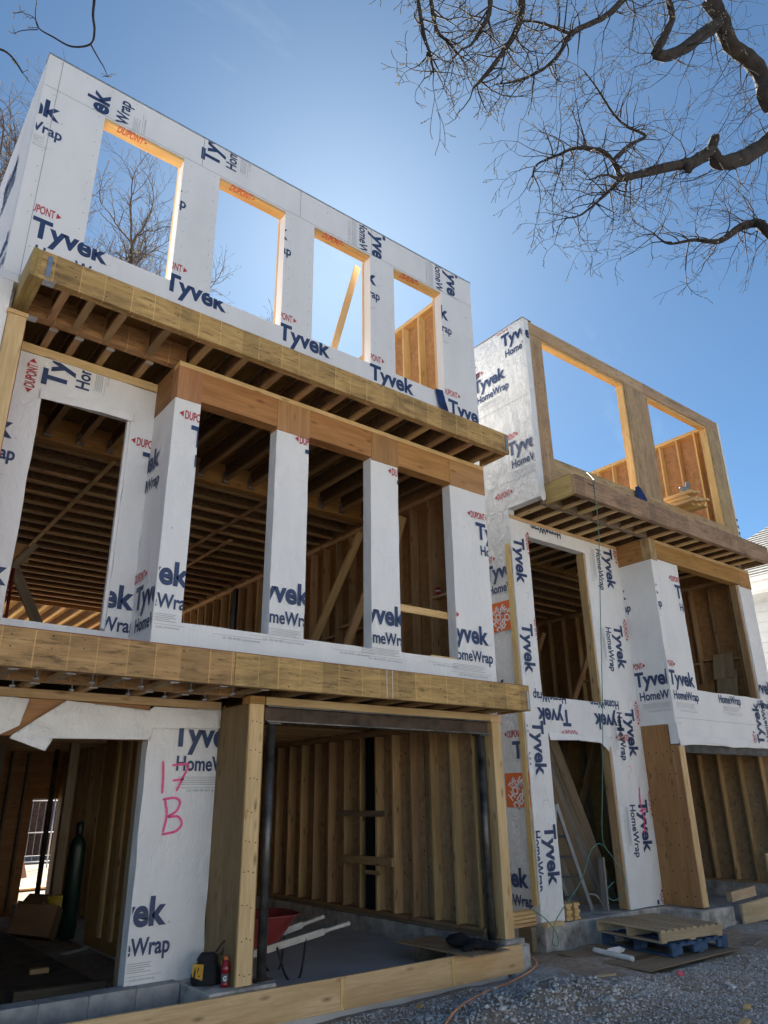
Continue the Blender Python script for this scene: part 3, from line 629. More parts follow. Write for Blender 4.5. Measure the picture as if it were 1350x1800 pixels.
# --- lower canopy / middle floor
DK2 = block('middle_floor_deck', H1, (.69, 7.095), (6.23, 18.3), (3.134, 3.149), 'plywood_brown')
LB_ = board('balcony_beam', H1, (3.098, 6.185, 2.98), (7.10, 6.185, 2.98), .30, .045, 'laminated_beam', bev=.003)
board('beam_length', LB_, (-1.6, 6.1845, 2.98), (3.094, 6.1845, 2.98), .30, .046, 'laminated_beam', bev=.003)
nail_rows(LB_, -1.0, 7.0, 2.86, 3.10, 6.1615, 30, 2)
board('beam_ply', LB_, (-1.6, 6.2315, 2.98), (7.08, 6.2315, 2.98), .297, .044, 'laminated_beam')
block('membrane_edge', LB_, (-1.6, 7.09), (6.158, 6.24), (3.1305, 3.1335), 'red_tape'); block('corner_bracket', LB_, (7.04, 7.068), (6.150, 6.161), (2.85, 3.06), 'galvanised')
block('glue_line', LB_, (4.862, 4.867), (6.1605, 6.1622), (2.835, 3.128), 'ink_white'); block('glue_line', LB_, (4.94, 4.945), (6.1605, 6.1622), (2.835, 3.128), 'ink_white')
board('end_beam', LB_, (7.075, 6.26, 2.98), (7.075, 6.68, 2.98), .297, .045, 'laminated_beam')
board('mid_beam', LB_, (-1.6, 6.90, 2.97), (3.56, 6.90, 2.97), .27, .09, 'laminated_beam')
for x in (.4, .83, 1.27, 1.70, 2.15, 2.58, 3.05, 3.48):
    ijoist(DK2, (x, 6.256, 2.834), (x, 6.853, 2.834), fw=.075); block('flange_tape', DK2, (x-.037, x+.037), (6.26, 6.30), (2.826, 2.8325), 'galvanised')
    h = tube('anchor_bolt', [(x-.19, 6.56, 3.12), (x-.19, 6.56, 2.79)], .007, 'galvanised', LB_, 6, False); lathe('washer', [(.012, 0), (.026, .006), (.026, .02), (.012, .03)], 'galvanised', h, (x-.19, 6.56, 2.80), 8)
for x in (.6, 1.05, 1.6, 2.1, 2.62, 2.98, 3.4):
    ijoist(DK2, (x, 6.947, 2.834), (x, 9.0, 2.834), fw=.075); block('flange_tape', DK2, (x-.037, x+.037), (6.95, 6.99), (2.826, 2.8325), 'galvanised')
    h = tube('anchor_bolt', [(x-.15, 7.1, 3.12), (x-.15, 7.1, 2.79)], .007, 'galvanised', LB_, 6, False); lathe('washer', [(.012, 0), (.026, .006), (.026, .02), (.012, .03)], 'galvanised', h, (x-.15, 7.1, 2.80), 8)
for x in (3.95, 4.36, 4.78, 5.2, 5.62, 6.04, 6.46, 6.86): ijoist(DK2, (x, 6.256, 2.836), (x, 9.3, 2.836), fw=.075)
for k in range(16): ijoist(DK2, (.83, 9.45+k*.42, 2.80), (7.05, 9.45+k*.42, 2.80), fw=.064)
# --- ground storey: garage front
P1 = block('corner_post', H1, (3.556, 3.712), (6.70, 6.84), (.335, 2.755), 'lumber', .003)
for i in range(9):
    zz = .42+i*.27; 
    for dx in (.03, .075, .12):
        lathe('nail_head', [(.006, 0), (.006, .003)], 'nail', P1, (3.556+dx+rng.uniform(-.01, .01), 6.6985, zz+rng.uniform(-.02, .02)), 6, (0, -1, 0))
block('post_cap', P1, (3.55, 3.72), (6.69, 6.85), (2.757, 2.83), 'header_wood'); block('post_edge', P1, (3.714, 3.726), (6.71, 6.84), (.34, 2.74), 'plywood_brown')
P2 = block('corner_post', H1, (6.962, 7.115), (6.70, 6.84), (.34, 2.74), 'lumber', .003)
for k in range(4): block('post_ply', P2, (6.958+.001*k, 7.10), (6.843+k*.039, 6.88+k*.039), (.34, 2.72), 'old_lumber')
block('post_cap', P2, (6.94, 7.12), (6.69, 6.85), (2.742, 2.83), 'lumber')
SB = block('steel_beam', H1, (3.76, 6.935), (6.76, 6.775), (2.605, 2.735), 'steel_rust')
block('flange', SB, (3.755, 6.938), (6.70, 6.835), (2.737, 2.75), 'steel_dark'); block('flange', SB, (3.755, 6.938), (6.70, 6.835), (2.588, 2.603), 'steel_dark')
block('nailer', SB, (3.73, 6.936), (6.685, 6.84), (2.752, 2.83), 'lumber')
for x, xx in ((3.862, 3.862), (6.84, 6.84)):
    c = tube('steel_column', [(x, 6.80, .335), (xx, 6.80, 2.587)], .045, 'steel_dark', H1, 20, False)
    block('base_plate', c, (x-.09, x+.09), (6.71, 6.89), (.333, .345), 'steel_dark'); block('cap_plate', c, (x-.07, x+.07), (6.73, 6.87), (2.574, 2.586), 'steel_dark')
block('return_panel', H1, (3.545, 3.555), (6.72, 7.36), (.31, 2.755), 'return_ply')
# --- ground storey: entry
P0 = wall('entry_panel', H1, 'Y', 7.35, .14, 2.80, 3.543, .285, 2.72, [], 'wrap', .012, .06, 11, .014)
for (u, z, a, an, pt) in TX['p1']: print_on(P0, 'Y', 7.35, u, z, a, an, pt, [(2.81, 3.54, .3, 2.56)], .016)
st = []
for pts in ([(2.97, 2.23), (2.985, 2.08), (2.989, 1.93)], [(3.066, 2.19), (3.15, 2.2), (3.236, 2.195), (3.19, 2.08), (3.132, 1.95)], [(3.085, 2.05), (3.2, 2.062)], [(3.025, 1.876), (3.055, 1.73), (3.03, 1.58)], [(3.0, 1.875), (3.12, 1.89), (3.18, 1.85), (3.15, 1.77), (3.07, 1.72), (3.17, 1.72), (3.215, 1.655), (3.16, 1.59), (3.02, 1.565)]):
    st.append((0, stroke2d(curve2d(pts), .023)))
print_on(P0, 'Y', 7.35, 0, 0, 0, 'L', '', [(2.82, 3.54, .3, 2.6)], .018, st, ['spray_pink'], 'spray_marking')
DH = block('door_header', H1, (.95, 2.80), (7.37, 7.48), (2.42, 2.75), 'plywood'); block('top_plate', DH, (.95, 3.55), (7.33, 7.49), (2.752, 2.83), 'lumber'); block('door_jamb', DH, (2.80, 2.84), (7.50, 7.60), (.30, 2.72), 'old_lumber')
def drape(name, parent, outline, y0, amp, sd, mat='wrap', n=44):
    """a loose torn sheet: outline in (x, z), sagging out of the wall plane"""
    P = np.array(outline); lo, hi = P.min(0), P.max(0)
    bm = bmesh.new(); f = bm.faces.new([bm.verts.new((x, 0, z)) for x, z in outline]); 
    for k in range(1, n):
        for no, c in (((1, 0, 0), (lo[0]+(hi[0]-lo[0])*k/n, 0, 0)), ((0, 0, 1), (0, 0, lo[1]+(hi[1]-lo[1])*k/n))):
            if no[2] and k % 2: continue
            bmesh.ops.bisect_plane(bm, geom=bm.verts[:]+bm.edges[:]+bm.faces[:], plane_co=c, plane_no=no)
    vs = []
    bm.verts.ensure_lookup_table()
    for i, v in enumerate(bm.verts):
        v.index = i; x, z = v.co.x, v.co.z; dn = (hi[1]-z)/(hi[1]-lo[1])
        cz_ = abs(noise.noise(V((x*3.3+z*2.1+sd, z*2.2-x, 3))))+.6*abs(noise.noise(V((x*7.7-z*3+sd, z*6+x*2, 7)))); w = amp*(dn*.6+.7*dn*noise.noise(V((x*3+sd, z*2.2, 1)))+.55*cz_+.1)
        vs.append((x, y0-w, z))
    fs = [tuple(v.index for v in q.verts) for q in bm.faces]; bm.free()
    o = mesh_obj(name, vs, fs, mat, parent, smooth=True)
    m = o.modifiers.new('t', 'SOLIDIFY'); m.thickness = .001; return o
drape('torn_wrap', DH, [(1.98, 2.745), (2.40, 2.72), (2.78, 2.70), (2.82, 2.74), (3.54, 2.75), (3.54, 2.56), (2.83, 2.53), (2.80, 2.42), (2.3, 2.41), (1.89, 2.40), (1.84, 2.29), (1.53, 2.39), (1.55, 2.42)], 7.345, .10, 3)
drape('torn_wrap', DH, [(.9, 2.75), (1.66, 2.74), (1.60, 2.50), (1.42, 2.40), (.9, 2.36)], 7.345, .10, 7)
drape('loose_wrap', R2, [(1.28, 5.80), (2.26, 5.83), (2.26, 5.74), (1.9, 5.74), (1.28, 5.70)], 7.285, .02, 5)
# --- foundation
FD = block('foundation', H1, (6.88, 7.14), (6.93, 16.2), (-.3, .34), 'concrete')
block('post_pad', FD, (3.28, 3.93), (6.63, 7.34), (-.3, .333), 'concrete', .01)
def pad(name, parent, x, y, z, r=.12):
    bm = bmesh.new(); bmesh.ops.create_cube(bm, size=1)
    for v in bm.verts: v.co = V(((x[0]+x[1])/2+v.co.x*(x[1]-x[0]), (y[0]+y[1])/2+v.co.y*(y[1]-y[0]), (z[0]+z[1])/2+v.co.z*(z[1]-z[0])))
    bmesh.ops.bevel(bm, geom=[e for e in bm.edges if max(v.co.z for v in e.verts) > z[1]-.01 or abs(e.verts[0].co.z-e.verts[1].co.z) > .01], offset=r, segments=4, affect='EDGES')
    bmesh.ops.subdivide_edges(bm, edges=bm.edges[:], cuts=2)
    for v in bm.verts: v.co += V((1, 1, 1))*.012*noise.noise(v.co*6)
    vs = [v.co.copy() for v in bm.verts]; bm.verts.index_update(); fs = [tuple(v.index for v in f.verts) for f in bm.faces]; bm.free()
    return mesh_obj(name, vs, fs, 'concrete', parent, smooth=True)
pad('corner_pad', FD, (6.82, 7.27), (6.56, 6.925), (-.3, .34), .07)
block('garage_slab', FD, (3.935, 6.878), (6.61, 16.2), (-.2, .15), 'slab'); block('entry_floor', FD, (.5, 3.275), (7.42, 16.2), (-.2, .02), 'dirt')
for c in range(2):
    for k in range(8):
        a = 3.27-(k+1)*.40+(.2 if c else 0); block('concrete_block', FD, (a, min(a+.39, 3.272)), (7.2+.004*(k % 3), 7.40), (.155-.2*c, .345-.2*c+(.003 if k % 2 else 0)), 'block', .004)
block('mortar_bed', FD, (.1, 3.27), (7.212, 7.395), (-.05, .335), 'mortar')
# garage right wall: studs over a concrete kerb
GW = wall('side_wall', H1, 'X', 7.06, .035, 6.99, 16.2, .345, 3.13, [], 'sheathing')
for k in range(22):
    y = 7.02+k*.406+rng.uniform(-.02, .02)
    if 9.12 < y < 9.32: continue
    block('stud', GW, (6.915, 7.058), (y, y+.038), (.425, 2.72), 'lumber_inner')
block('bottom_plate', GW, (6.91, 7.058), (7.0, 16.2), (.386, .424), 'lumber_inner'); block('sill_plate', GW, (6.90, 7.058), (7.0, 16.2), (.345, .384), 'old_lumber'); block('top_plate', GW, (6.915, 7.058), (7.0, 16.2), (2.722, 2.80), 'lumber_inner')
block('steel_stud', GW, (6.92, 7.05), (9.16, 9.31), (.2, 2.80), 'black_steel')
block('wall_cleat', GW, (6.872, 6.912), (8.80, 9.95), (1.62, 1.70), 'old_lumber'); block('wall_cleat', GW, (6.872, 6.912), (8.66, 9.88), (.99, 1.10), 'lumber_inner'); block('wall_cleat', GW, (6.885, 6.914), (8.95, 9.3), (.87, .92), 'lumber_inner')
for k in range(1, 7): block('sheathing_joint', GW, (7.056, 7.0595), (6.9+k*1.22, 6.905+k*1.22), (.43, 2.72), 'joint_dark')
# partition between entry and garage, and the rest of the shell
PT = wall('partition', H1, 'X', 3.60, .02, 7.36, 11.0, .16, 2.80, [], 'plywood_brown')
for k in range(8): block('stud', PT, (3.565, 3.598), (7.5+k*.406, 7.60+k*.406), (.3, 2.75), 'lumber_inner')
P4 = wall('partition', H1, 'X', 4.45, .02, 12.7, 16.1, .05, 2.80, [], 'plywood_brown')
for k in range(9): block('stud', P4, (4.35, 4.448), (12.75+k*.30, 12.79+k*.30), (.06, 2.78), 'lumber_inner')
block('entry_post', H1, (4.33, 4.47), (12.45, 12.60), (.06, 2.79), 'lumber'); block('entry_post', H1, (4.62, 4.70), (11.9, 12.0), (.06, 2.79), 'old_lumber')
wall('partition', H1, 'Y', 12.9, .03, 4.75, 6.88, .16, 2.80, [], 'plywood_brown')
GL1 = wall('side_wall', H1, 'X', .69, .1, 7.46, 16.2, -.1, 3.13, [], 'plywood_brown')
BW = wall('rear_wall', H1, 'Y', 16.22, .12, .69, 7.09, -.1, 3.12, [(4.02, 4.95, .0, 1.95)], 'plywood')
block('opening_header', BW, (3.9, 5.05), (16.17, 16.215), (1.95, 2.35), 'header_wood')
for k in range(6): block('stud', BW, (2.3+k*.3, 2.34+k*.3), (16.07, 16.21), (.03, 2.79), 'old_lumber')
for x in (2.75, 3.75): block('prop_post', H1, (x, x+.14), (13.2+.6*(x < 3), 13.34+.6*(x < 3)), (.03, 2.79), 'old_lumber')
tube('prop_pipe', [(4.02, 15.0, .03), (4.02, 15.0, 2.79)], .045, 'steel_rust', H1, 10, False)
# ------------------------------------------------------------------ HOUSE 2 (right, top storey still bare plywood)
H2 = thing('unfinished_townhouse', 'farther right townhouse shell with bare plywood top storey and two wide openings', 'house', (11.5, 6.75, 0), 'half-built townhouses')
D2, XL, XR = 6.75, 8.39, 14.75
# --- top storey front, separate plywood sheets
F3b = block('front_wall', H2, (8.50, 8.845), (D2, D2+.14), (6.44, 9.25), 'plywood_pale', axis=2)
for nm, x, z, ax in (('sheet', (8.50, 11.9), (9.253, 9.50), 0), ('sheet', (11.903, 14.70), (9.253, 9.50), 0), ('sheet', (11.24, 11.60), (6.97, 9.25), 2), ('sheet', (11.602, 11.99), (6.97, 9.25), 2), ('sheet', (14.23, 14.70), (6.44, 9.25), 2), ('sheet', (8.848, 11.5), (6.44, 6.967), 0), ('sheet', (11.503, 14.227), (6.44, 6.967), 0)):
    block(nm, F3b, x, (D2+.001*(ax > 0), D2+.14), z, 'plywood_pale', axis=ax)
for a, b in ((8.85, 11.235), (11.995, 14.225)):
    block('window_lintel', F3b, (a, b), (D2+.02, D2+.145), (9.205, 9.25), 'fresh_lumber'); block('jamb_board', F3b, (b-.04, b), (D2+.02, D2+.16), (6.97, 9.205), 'fresh_lumber')
vs, fs = [], []
for i in range(150):
    x = random.choice([random.uniform(8.53, 8.82), random.uniform(11.28, 11.95), random.uniform(14.26, 14.66), random.uniform(8.6, 14.6)]); z = random.uniform(6.6, 9.2) if x not in () else 0
    if 8.84 < x < 11.25 or 11.98 < x < 14.24: z = random.choice([random.uniform(9.28, 9.48), random.uniform(6.6, 6.9)])
    b = len(vs); vs += [(x+.009*math.cos(k*1.047), D2-.001, z+.009*math.sin(k*1.047)) for k in range(6)]; fs.append(tuple(b+k for k in range(6)))
tag(mesh_obj('screw_heads', vs, fs, 'nail', F3b), kind='stuff')
S3 = wall('side_wall', H2, 'X', XL, .14, D2-.006, 16.0, 6.19, 9.50, [], 'wrap_creased', .022, .08, 4)
for (u, z, a, an, pt) in TX['h2s'][:5]: print_on(S3, 'X', XL, u, z, a, an, pt, [(6.77, 12.9, 6.22, 9.47)], .024)
for zs in (6.63, 8.02): block('lap_seam', S3, (XL-.026, XL-.0235), (D2+.01, 15.9), (zs, zs+.006), 'ink_faint')
block('corner_wrap', S3, (XL-.004, 8.498), (D2-.016, D2-.004), (6.19, 9.50), 'wrap')
print_on(S3, 'Y', D2-.02, 8.34, 9.13, 0, 'L', '', [(8.39, 8.496, 6.3, 9.45)], .004, [(0, shift(text2d('e', .11, .22, .035), .07, 0))])
block('coping_strip', S3, (XL-.02, 8.6), (D2-.02, 13), (9.502, 9.515), 'old_lumber'); block('corner_wrap', F3b, (14.702, 14.762), (D2-.006, D2+.2), (6.44, 9.50), 'wrap')
drape('torn_wrap', S3, [(8.40, 6.30), (8.52, 6.32), (8.52, 6.17), (8.45, 6.12), (8.40, 6.14)], D2-.01, .02, 2)
print_on(F3b, 'Y', D2-.01, 14.71, 7.3, -90, 'L', 'T', [(14.70, 14.76, 6.5, 9.4)], .006)
R3b = wall('side_wall', H2, 'X', 14.66, .03, D2+.145, 12.0, 6.44, 9.46, [], 'plywood')
for k in range(12): block('stud', R3b, (14.52, 14.658), (7.2+k*.43, 7.238+k*.43), (6.49, 9.38), 'fresh_lumber')
block('top_plate', R3b, (14.52, 14.658), (6.9, 12), (9.382, 9.46), 'fresh_lumber'); block('bottom_plate', R3b, (14.52, 14.658), (6.9, 12), (6.45, 6.488), 'fresh_lumber')
block('sheathing_joint', R3b, (14.656, 14.6595), (6.9, 12), (8.02, 8.026), 'joint_dark'); block('sheathing_joint', R3b, (14.656, 14.6595), (8.3, 8.306), (6.49, 9.38), 'joint_dark')
# --- canopy and floor
DKb = block('upper_floor_deck', H2, (8.53, 14.699), (6.24, 16.2), (6.412, 6.43), 'plywood_brown')
CBb = board('canopy_beam', H2, (8.53, 6.20, 6.25), (14.52, 6.20, 6.25), .325, .045, 'weathered_beam', bev=.003)
board('beam_ply', CBb, (8.60, 6.2465, 6.25), (14.51, 6.2465, 6.25), .322, .044, 'weathered_beam'); board('side_beam', CBb, (8.555, 6.226, 6.25), (8.555, 6.745, 6.25), .32, .05, 'treated_lumber'); board('end_beam', CBb, (14.55, 6.19, 6.25), (14.55, 6.74, 6.25), .32, .05, 'weathered_beam')
board('mid_beam', CBb, (8.50, 6.79, 6.245), (11.24, 6.79, 6.245), .29, .08, 'old_lumber')
for k in range(6): ijoist(DKb, (8.95+k*.385, 6.27, 6.10), (8.95+k*.385, 6.748, 6.10), fw=.07, flange='lumber')
for k in range(7): ijoist(DKb, (8.62+k*.385, 6.832, 6.10), (8.62+k*.385, 9.0, 6.10), fw=.07, flange='lumber')
for k in range(8): ijoist(DKb, (11.36+k*.40, 6.27, 6.10), (11.36+k*.40, 9.0, 6.10), fw=.07, flange='lumber')
for k in range(15): ijoist(DKb, (8.55, 9.2+k*.45, 6.06), (14.62, 9.2+k*.45, 6.06), fw=.064)
board('girder', H2, (8.55, 9.06, 6.25), (14.62, 9.06, 6.25), .34, .10, 'header_wood'); board('strapping', H2, (9.9, 9.1, 6.05), (9.9, 15, 6.05), .019, .064, 'lumber_inner')
# --- bay (middle storey, right)
HDb = block('header', H2, (11.42, 14.30), (D2-.02, D2+.14), (5.735, 6.03), 'header_wood')
block('header_cap', HDb, (11.225, 11.417), (D2-.024, D2+.142), (5.70, 6.09), 'plywood_pale', axis=2); block('header_cap', HDb, (14.303, 14.745), (D2-.022, D2+.14), (5.70, 6.03), 'header_wood'); block('top_plate', HDb, (11.42, 14.745), (D2-.021, D2+.14), (6.033, 6.095), 'lumber'); block('return_panel', HDb, (11.222, 11.238), (D2+.145, 7.39), (5.70, 6.09), 'header_wood')
hb = [(12.06, 14.26, 3.51, 5.9)]
F2b = wall('front_wall', H2, 'Y', D2, .14, 11.245, 14.75, 2.62, 5.73, hb, 'wrap', .012, .08, 21, .01)
for (u, z, a, an, pt) in TX['h2f']: print_on(F2b, 'Y', D2, u, z, a, an, pt, cells(11.255, 14.74, 2.66, 5.72, hb), .014)
B2b = wall('bay_return', H2, 'X', 11.24, .13, D2-.008, 7.40, 2.93, 5.70, [], 'wrap', .016, .06, 17, .012)
for (u, z, a, an, pt) in TX['h2b']: print_on(B2b, 'X', 11.24, u, z, a, an, pt, [(6.77, 7.37, 2.96, 5.68)], .018)
drape('loose_wrap', F2b, [(11.25, 2.75), (14.75, 2.75), (14.75, 2.60), (13.6, 2.63), (12.9, 2.60), (12.1, 2.66), (11.25, 2.58)], D2-.006, .02, 6)
drape('loose_wrap', B2b, [(11.245, 2.95), (11.40, 2.95), (11.40, 2.60), (11.25, 2.57)], D2-.01, .012, 9)
block('lap_seam', F2b, (11.26, 14.74), (D2-.0155, D2-.0135), (3.02, 3.026), 'ink_faint'); block('jamb_board', F2b, (14.20, 14.258), (D2+.03, D2+.16), (3.52, 5.73), 'lumber_inner')
# --- entry wall (recessed)
hq = [(8.80, 10.27, 3.26, 5.80), (8.86, 10.36, .26, 2.72)]
R2b = wall('entry_wall', H2, 'Y', 7.40, .14, XL, 11.236, .285, 6.03, hq, 'wrap', .012, .07, 31, .006)
for (u, z, a, an, pt) in TX['h2r']: print_on(R2b, 'Y', 7.40, u, z, a, an, pt, cells(8.40, 11.23, .3, 6.02, hq), .014)
block('top_plate', R2b, (XL, 11.22), (7.39, 7.55), (6.033, 6.095), 'lumber'); block('jamb_board', R2b, (10.235, 10.275), (7.415, 7.56), (3.27, 5.79), 'lumber_inner'); block('jamb_board', R2b, (10.32, 10.365), (7.415, 7.56), (.29, 2.70), 'lumber_inner')
st = [(0, stroke2d(curve2d(p), .028)) for p in ([(10.96, 1.98), (10.94, 1.75), (10.99, 1.45)], [(10.88, 1.62), (11.08, 1.66)], [(11.0, 1.55), (10.93, 1.3)])]+[(0, stroke2d(p, .010)) for p in ([(10.72, 2.28), (10.80, 2.30), (10.80, 2.20)], [(10.72, 2.20), (10.72, 2.10)])]
print_on(R2b, 'Y', 7.40, 0, 0, 0, 'L', '', [(10.4, 11.2, .4, 5)], .016, st, ['spray_pink'], 'spray_marking')
print_on(R2b, 'Y', 7.40, 8.60, 1.72, 0, 'L', '', [(8.4, 8.85, .4, 5)], .016, [(0, stroke2d(p, .005)) for p in ([(0, 0), (.06, .26), (.16, -.01)], [(.02, .09), (.13, .09)])], ['pencil'], 'pencil_marking')
print_on(R2b, 'Y', 7.40, 8.66, 4.72, 0, 'L', '', [(8.4, 8.85, .4, 5)], .016, [(0, stroke2d(p, .006)) for p in ([(0, 0), (.02, .12)], [(-.02, .11), (.02, .12)])], ['pencil'], 'pencil_marking')
drape('torn_wrap', R2b, [(8.86, 2.74), (10.36, 2.74), (10.36, 2.66), (10.22, 2.50), (10.05, 2.63), (9.5, 2.65), (8.87, 2.63)], 7.395, .05, 12)
S2b = wall('side_wall', H2, 'X', XL, .13, 7.402, 16.02, .28, 6.185, [], 'wrap_creased', .02, .08, 14)
for (u, z, a, an, pt) in TX['h2s'][5:]: print_on(S2b, 'X', XL, u, z, a, an, pt, [(7.45, 12.9, .3, 6.1)], .022)
print_on(S2b, 'X', XL, 8.0, 5.1, 0, 'L', 'DTH', [(7.45, 12.9, .3, 6.1)], .022)
block('corner_strip', S2b, (8.345, 8.366), (7.41, 7.50), (.50, 5.60), 'fresh_lumber')
for zc in (4.25, 1.72):   # orange square print with slanted white stencil lettering
    pc = [(0, rect2d(0, .46, 0, .46))]; c45, s45 = math.cos(math.radians(45)), math.sin(math.radians(45))
    for s, w, h, y in (('THE', .16, .075, .10), ('HOME', .36, .12, -.03), ('DEPOT', .42, .12, -.18)):
        v, f = text2d(s, w, h, .03); v = v.copy(); v[:, 0] -= w/2; v[:, 1] += y; v = np.stack([.23+v[:, 0]*c45-v[:, 1]*s45, .23+v[:, 0]*s45+v[:, 1]*c45], 1); pc.append((1, (v, f)))
    # the square first, lettering a hair above it
    u0 = 7.95 if zc > 3 else 7.86
    print_on(S2b, 'X', XL, u0, zc, 0, 'L', '', [(7.3, 9, .3, 6)], .022, pc[:1], ['ink_orange'], 'orange_print'); print_on(S2b, 'X', XL, u0, zc, 0, 'L', '', [(u0-.455, u0-.005, zc+.005, zc+.455)], .0235, [(0, p[1]) for p in pc[1:]], ['ink_white'], 'stencil_lettering')
# --- ground storey: garage side
block('return_panel', H2, (11.225, 11.24), (6.90, 7.39), (.29, 2.93), 'plywood_brown'); PB = block('return_panel', H2, (11.232, 11.246), (6.76, 6.898), (.29, 2.60), 'plywood')
vs, fs = [], []
for y in (6.85, 6.98, 7.15, 7.30):
    for k in range(7):
        yy = y+random.uniform(-.02, .02); z = .45+k*.34+random.uniform(-.03, .03); b = len(vs); vs += [(11.2235, yy+.012*math.cos(q*1.047), z+.012*math.sin(q*1.047)) for q in range(6)]; fs.append(tuple(reversed([b+q for q in range(6)])))
tag(mesh_obj('screw_heads', vs, fs, 'nail', PB), kind='stuff')
block('corner_post', H2, (11.25, 11.40), (D2, D2+.14), (.29, 2.60), 'lumber', .003); tube('steel_column', [(11.45, 6.84, .28), (11.45, 6.84, 2.56)], .045, 'black_steel', H2, 14, False)
SBb = block('steel_beam', H2, (11.41, 14.6), (6.80, 6.815), (2.50, 2.61), 'steel_dark'); block('flange', SBb, (11.41, 14.6), (6.75, 6.87), (2.488, 2.499), 'steel_dark')
GWb = wall('side_wall', H2, 'X', 14.70, .03, 6.9, 16, .33, 3.08, [], 'sheathing')
for k in range(20): block('stud', GWb, (14.56, 14.698), (7.14+k*.406, 7.178+k*.406), (.37, 2.60), 'lumber_inner')
block('bottom_plate', GWb, (14.55, 14.698), (6.95, 16), (.332, .37), 'lumber_inner'); block('offcut', GWb, (14.50, 14.55), (7.30, 7.34), (.335, .85), 'lumber')
W2b = wall('side_wall', H2, 'X', 14.70, .03, 6.9, 16, 3.1, 6.43, [], 'plywood')
for k in range(21): block('stud', W2b, (14.56, 14.698), (7.1+k*.43, 7.138+k*.43), (3.14, 5.93), 'lumber_inner')
block('top_plate', W2b, (14.56, 14.698), (6.9, 16), (5.932, 6.01), 'lumber_inner')
for k in range(9): block('blocking', W2b, (14.57, 14.69), (7.14+k*.43, 7.526+k*.43), (4.36+.05*(k % 2), 4.4+.05*(k % 2)), 'lumber_inner')
for k in range(1, 6): block('sheathing_joint', W2b, (14.696, 14.6995), (6.9+k*1.22, 6.906+k*1.22), (3.14, 5.93), 'joint_dark')
for p0, p1 in (((14.45, 10.2, 5.7), (13.9, 11.2, 3.12)), ((14.45, 11.9, 5.7), (14.0, 12.9, 3.12)), ((14.45, 13.6, 5.6), (14.0, 13.0, 3.12))): board('brace', H2, p0, p1, .14, .038, 'lumber_inner', (1, 0, 0))
W2bl = wall('rear_wall', H2, 'Y', 16.0, .03, 8.40, 14.73, .0, 6.41, [], 'plywood')
for k in range(15): block('stud', W2bl, (8.7+k*.406, 8.738+k*.406), (15.86, 15.998), (3.14, 5.95), 'lumber_inner')
DK2b = block('middle_floor_deck', H2, (8.53, 14.68), (7.56, 15.99), (3.08, 3.10), 'plywood_brown'); block('deck_strip', DK2b, (11.40, 14.68), (6.90, 7.555), (3.08, 3.10), 'plywood_brown'); block('exterior_wrap', H2, (14.764, 14.775), (6.8, 16.0), (.3, 9.45), 'wrap')
for k in range(13): ijoist(DK2b, (8.75+k*.45, 7.56, 2.78), (8.75+k*.45, 15.9, 2.78), fw=.064)
PTb = wall('partition', H2, 'X', 11.26, .03, 7.55, 12.5, .28, 2.78, [], 'plywood_brown')
for k in range(11): block('stud', PTb, (11.12, 11.258), (7.75+k*.406, 7.788+k*.406), (.3, 2.76), 'old_lumber')
wall('partition', H2, 'Y', 11.2, .03, 8.53, 11.2, .28, 2.78, [], 'plywood_brown'); board('brace', H2, (10.9, 8.9, .9), (11.05, 8.2, 2.7), .14, .038, 'lumber_inner', (1, 0, 0))
board('cross_beam', H2, (8.6, 9.4, 2.55), (11.2, 9.4, 2.55), .2, .09, 'old_lumber')
# --- foundation
FDb = block('foundation', H2, (8.36, 11.0), (7.32, 7.60), (-.3, .275), 'concrete', .012)
block('step', FDb, (11.003, 11.93), (6.66, 7.42), (-.3, .27), 'concrete', .015); block('slab', FDb, (8.36, 11.0), (7.602, 16), (-.2, .262), 'slab'); block('garage_slab', FDb, (11.94, 14.6), (6.68, 16), (-.2, .06), 'slab'); block('kerb', FDb, (14.5, 14.8), (6.7, 16), (-.2, .33), 'concrete'); block('foundation_side', FDb, (8.362, 8.60), (7.603, 13.0), (-.3, .278), 'concrete')

# ------------------------------------------------------------------ loose things, left to right
def form(x0, x1, z0a, label):
    o = board('form_board', None, (x0, 6.575, .17+z0a), (x1, 6.575, .17), .27, .038, 'lumber', bev=.003); return tag(o, label, 'board', 'form boards along the garage slab')
form(1.2, 4.62, .03, 'long pale plank edging the slab at the bottom left of the garage'); form(4.624, 7.08, 0, 'pale plank edging the garage slab beside the rounded concrete corner')
for o_ in [o for o in COL.objects if o.name.startswith('form_board')]: block('splice_cleat', o_, (4.57, 4.62) if o_.matrix_basis.translation.x < 4 else (5.98, 6.03), (6.548, 6.5555), (.05, .29), 'fresh_lumber')
# tool bag
TB = thing('tool_bag', 'black tool bag with yellow panel sitting on the concrete by the entry', 'bag', (3.43, 7.02, .335), None, -.5)
def loft(name, rings, mat, parent, smooth=True):
    vs = [p for r in rings for p in r]; n = len(rings[0]); fs = []
    for i in range(len(rings)-1):
        for k in range(n): fs.append((i*n+k, i*n+(k+1) % n, (i+1)*n+(k+1) % n, (i+1)*n+k))
    fs += [tuple(reversed(range(n))), tuple(range((len(rings)-1)*n, len(rings)*n))]
    return mesh_obj(name, vs, fs, mat, parent, smooth=smooth)
def rrect(cx, cy, z, w, d, n=24, p=4.0, rz=0.0, jit=0.0):
    out = []
    for k in range(n):
        a = 2*math.pi*k/n; c, s = math.cos(a), math.sin(a); x = w*math.copysign(abs(c)**(2/p), c); y = d*math.copysign(abs(s)**(2/p), s)
        if jit: q = 1+jit*noise.noise(V((x*20, y*20, z*9))); x *= q; y *= q
        out.append((cx+x*math.cos(rz)-y*math.sin(rz), cy+x*math.sin(rz)+y*math.cos(rz), z))
    return out
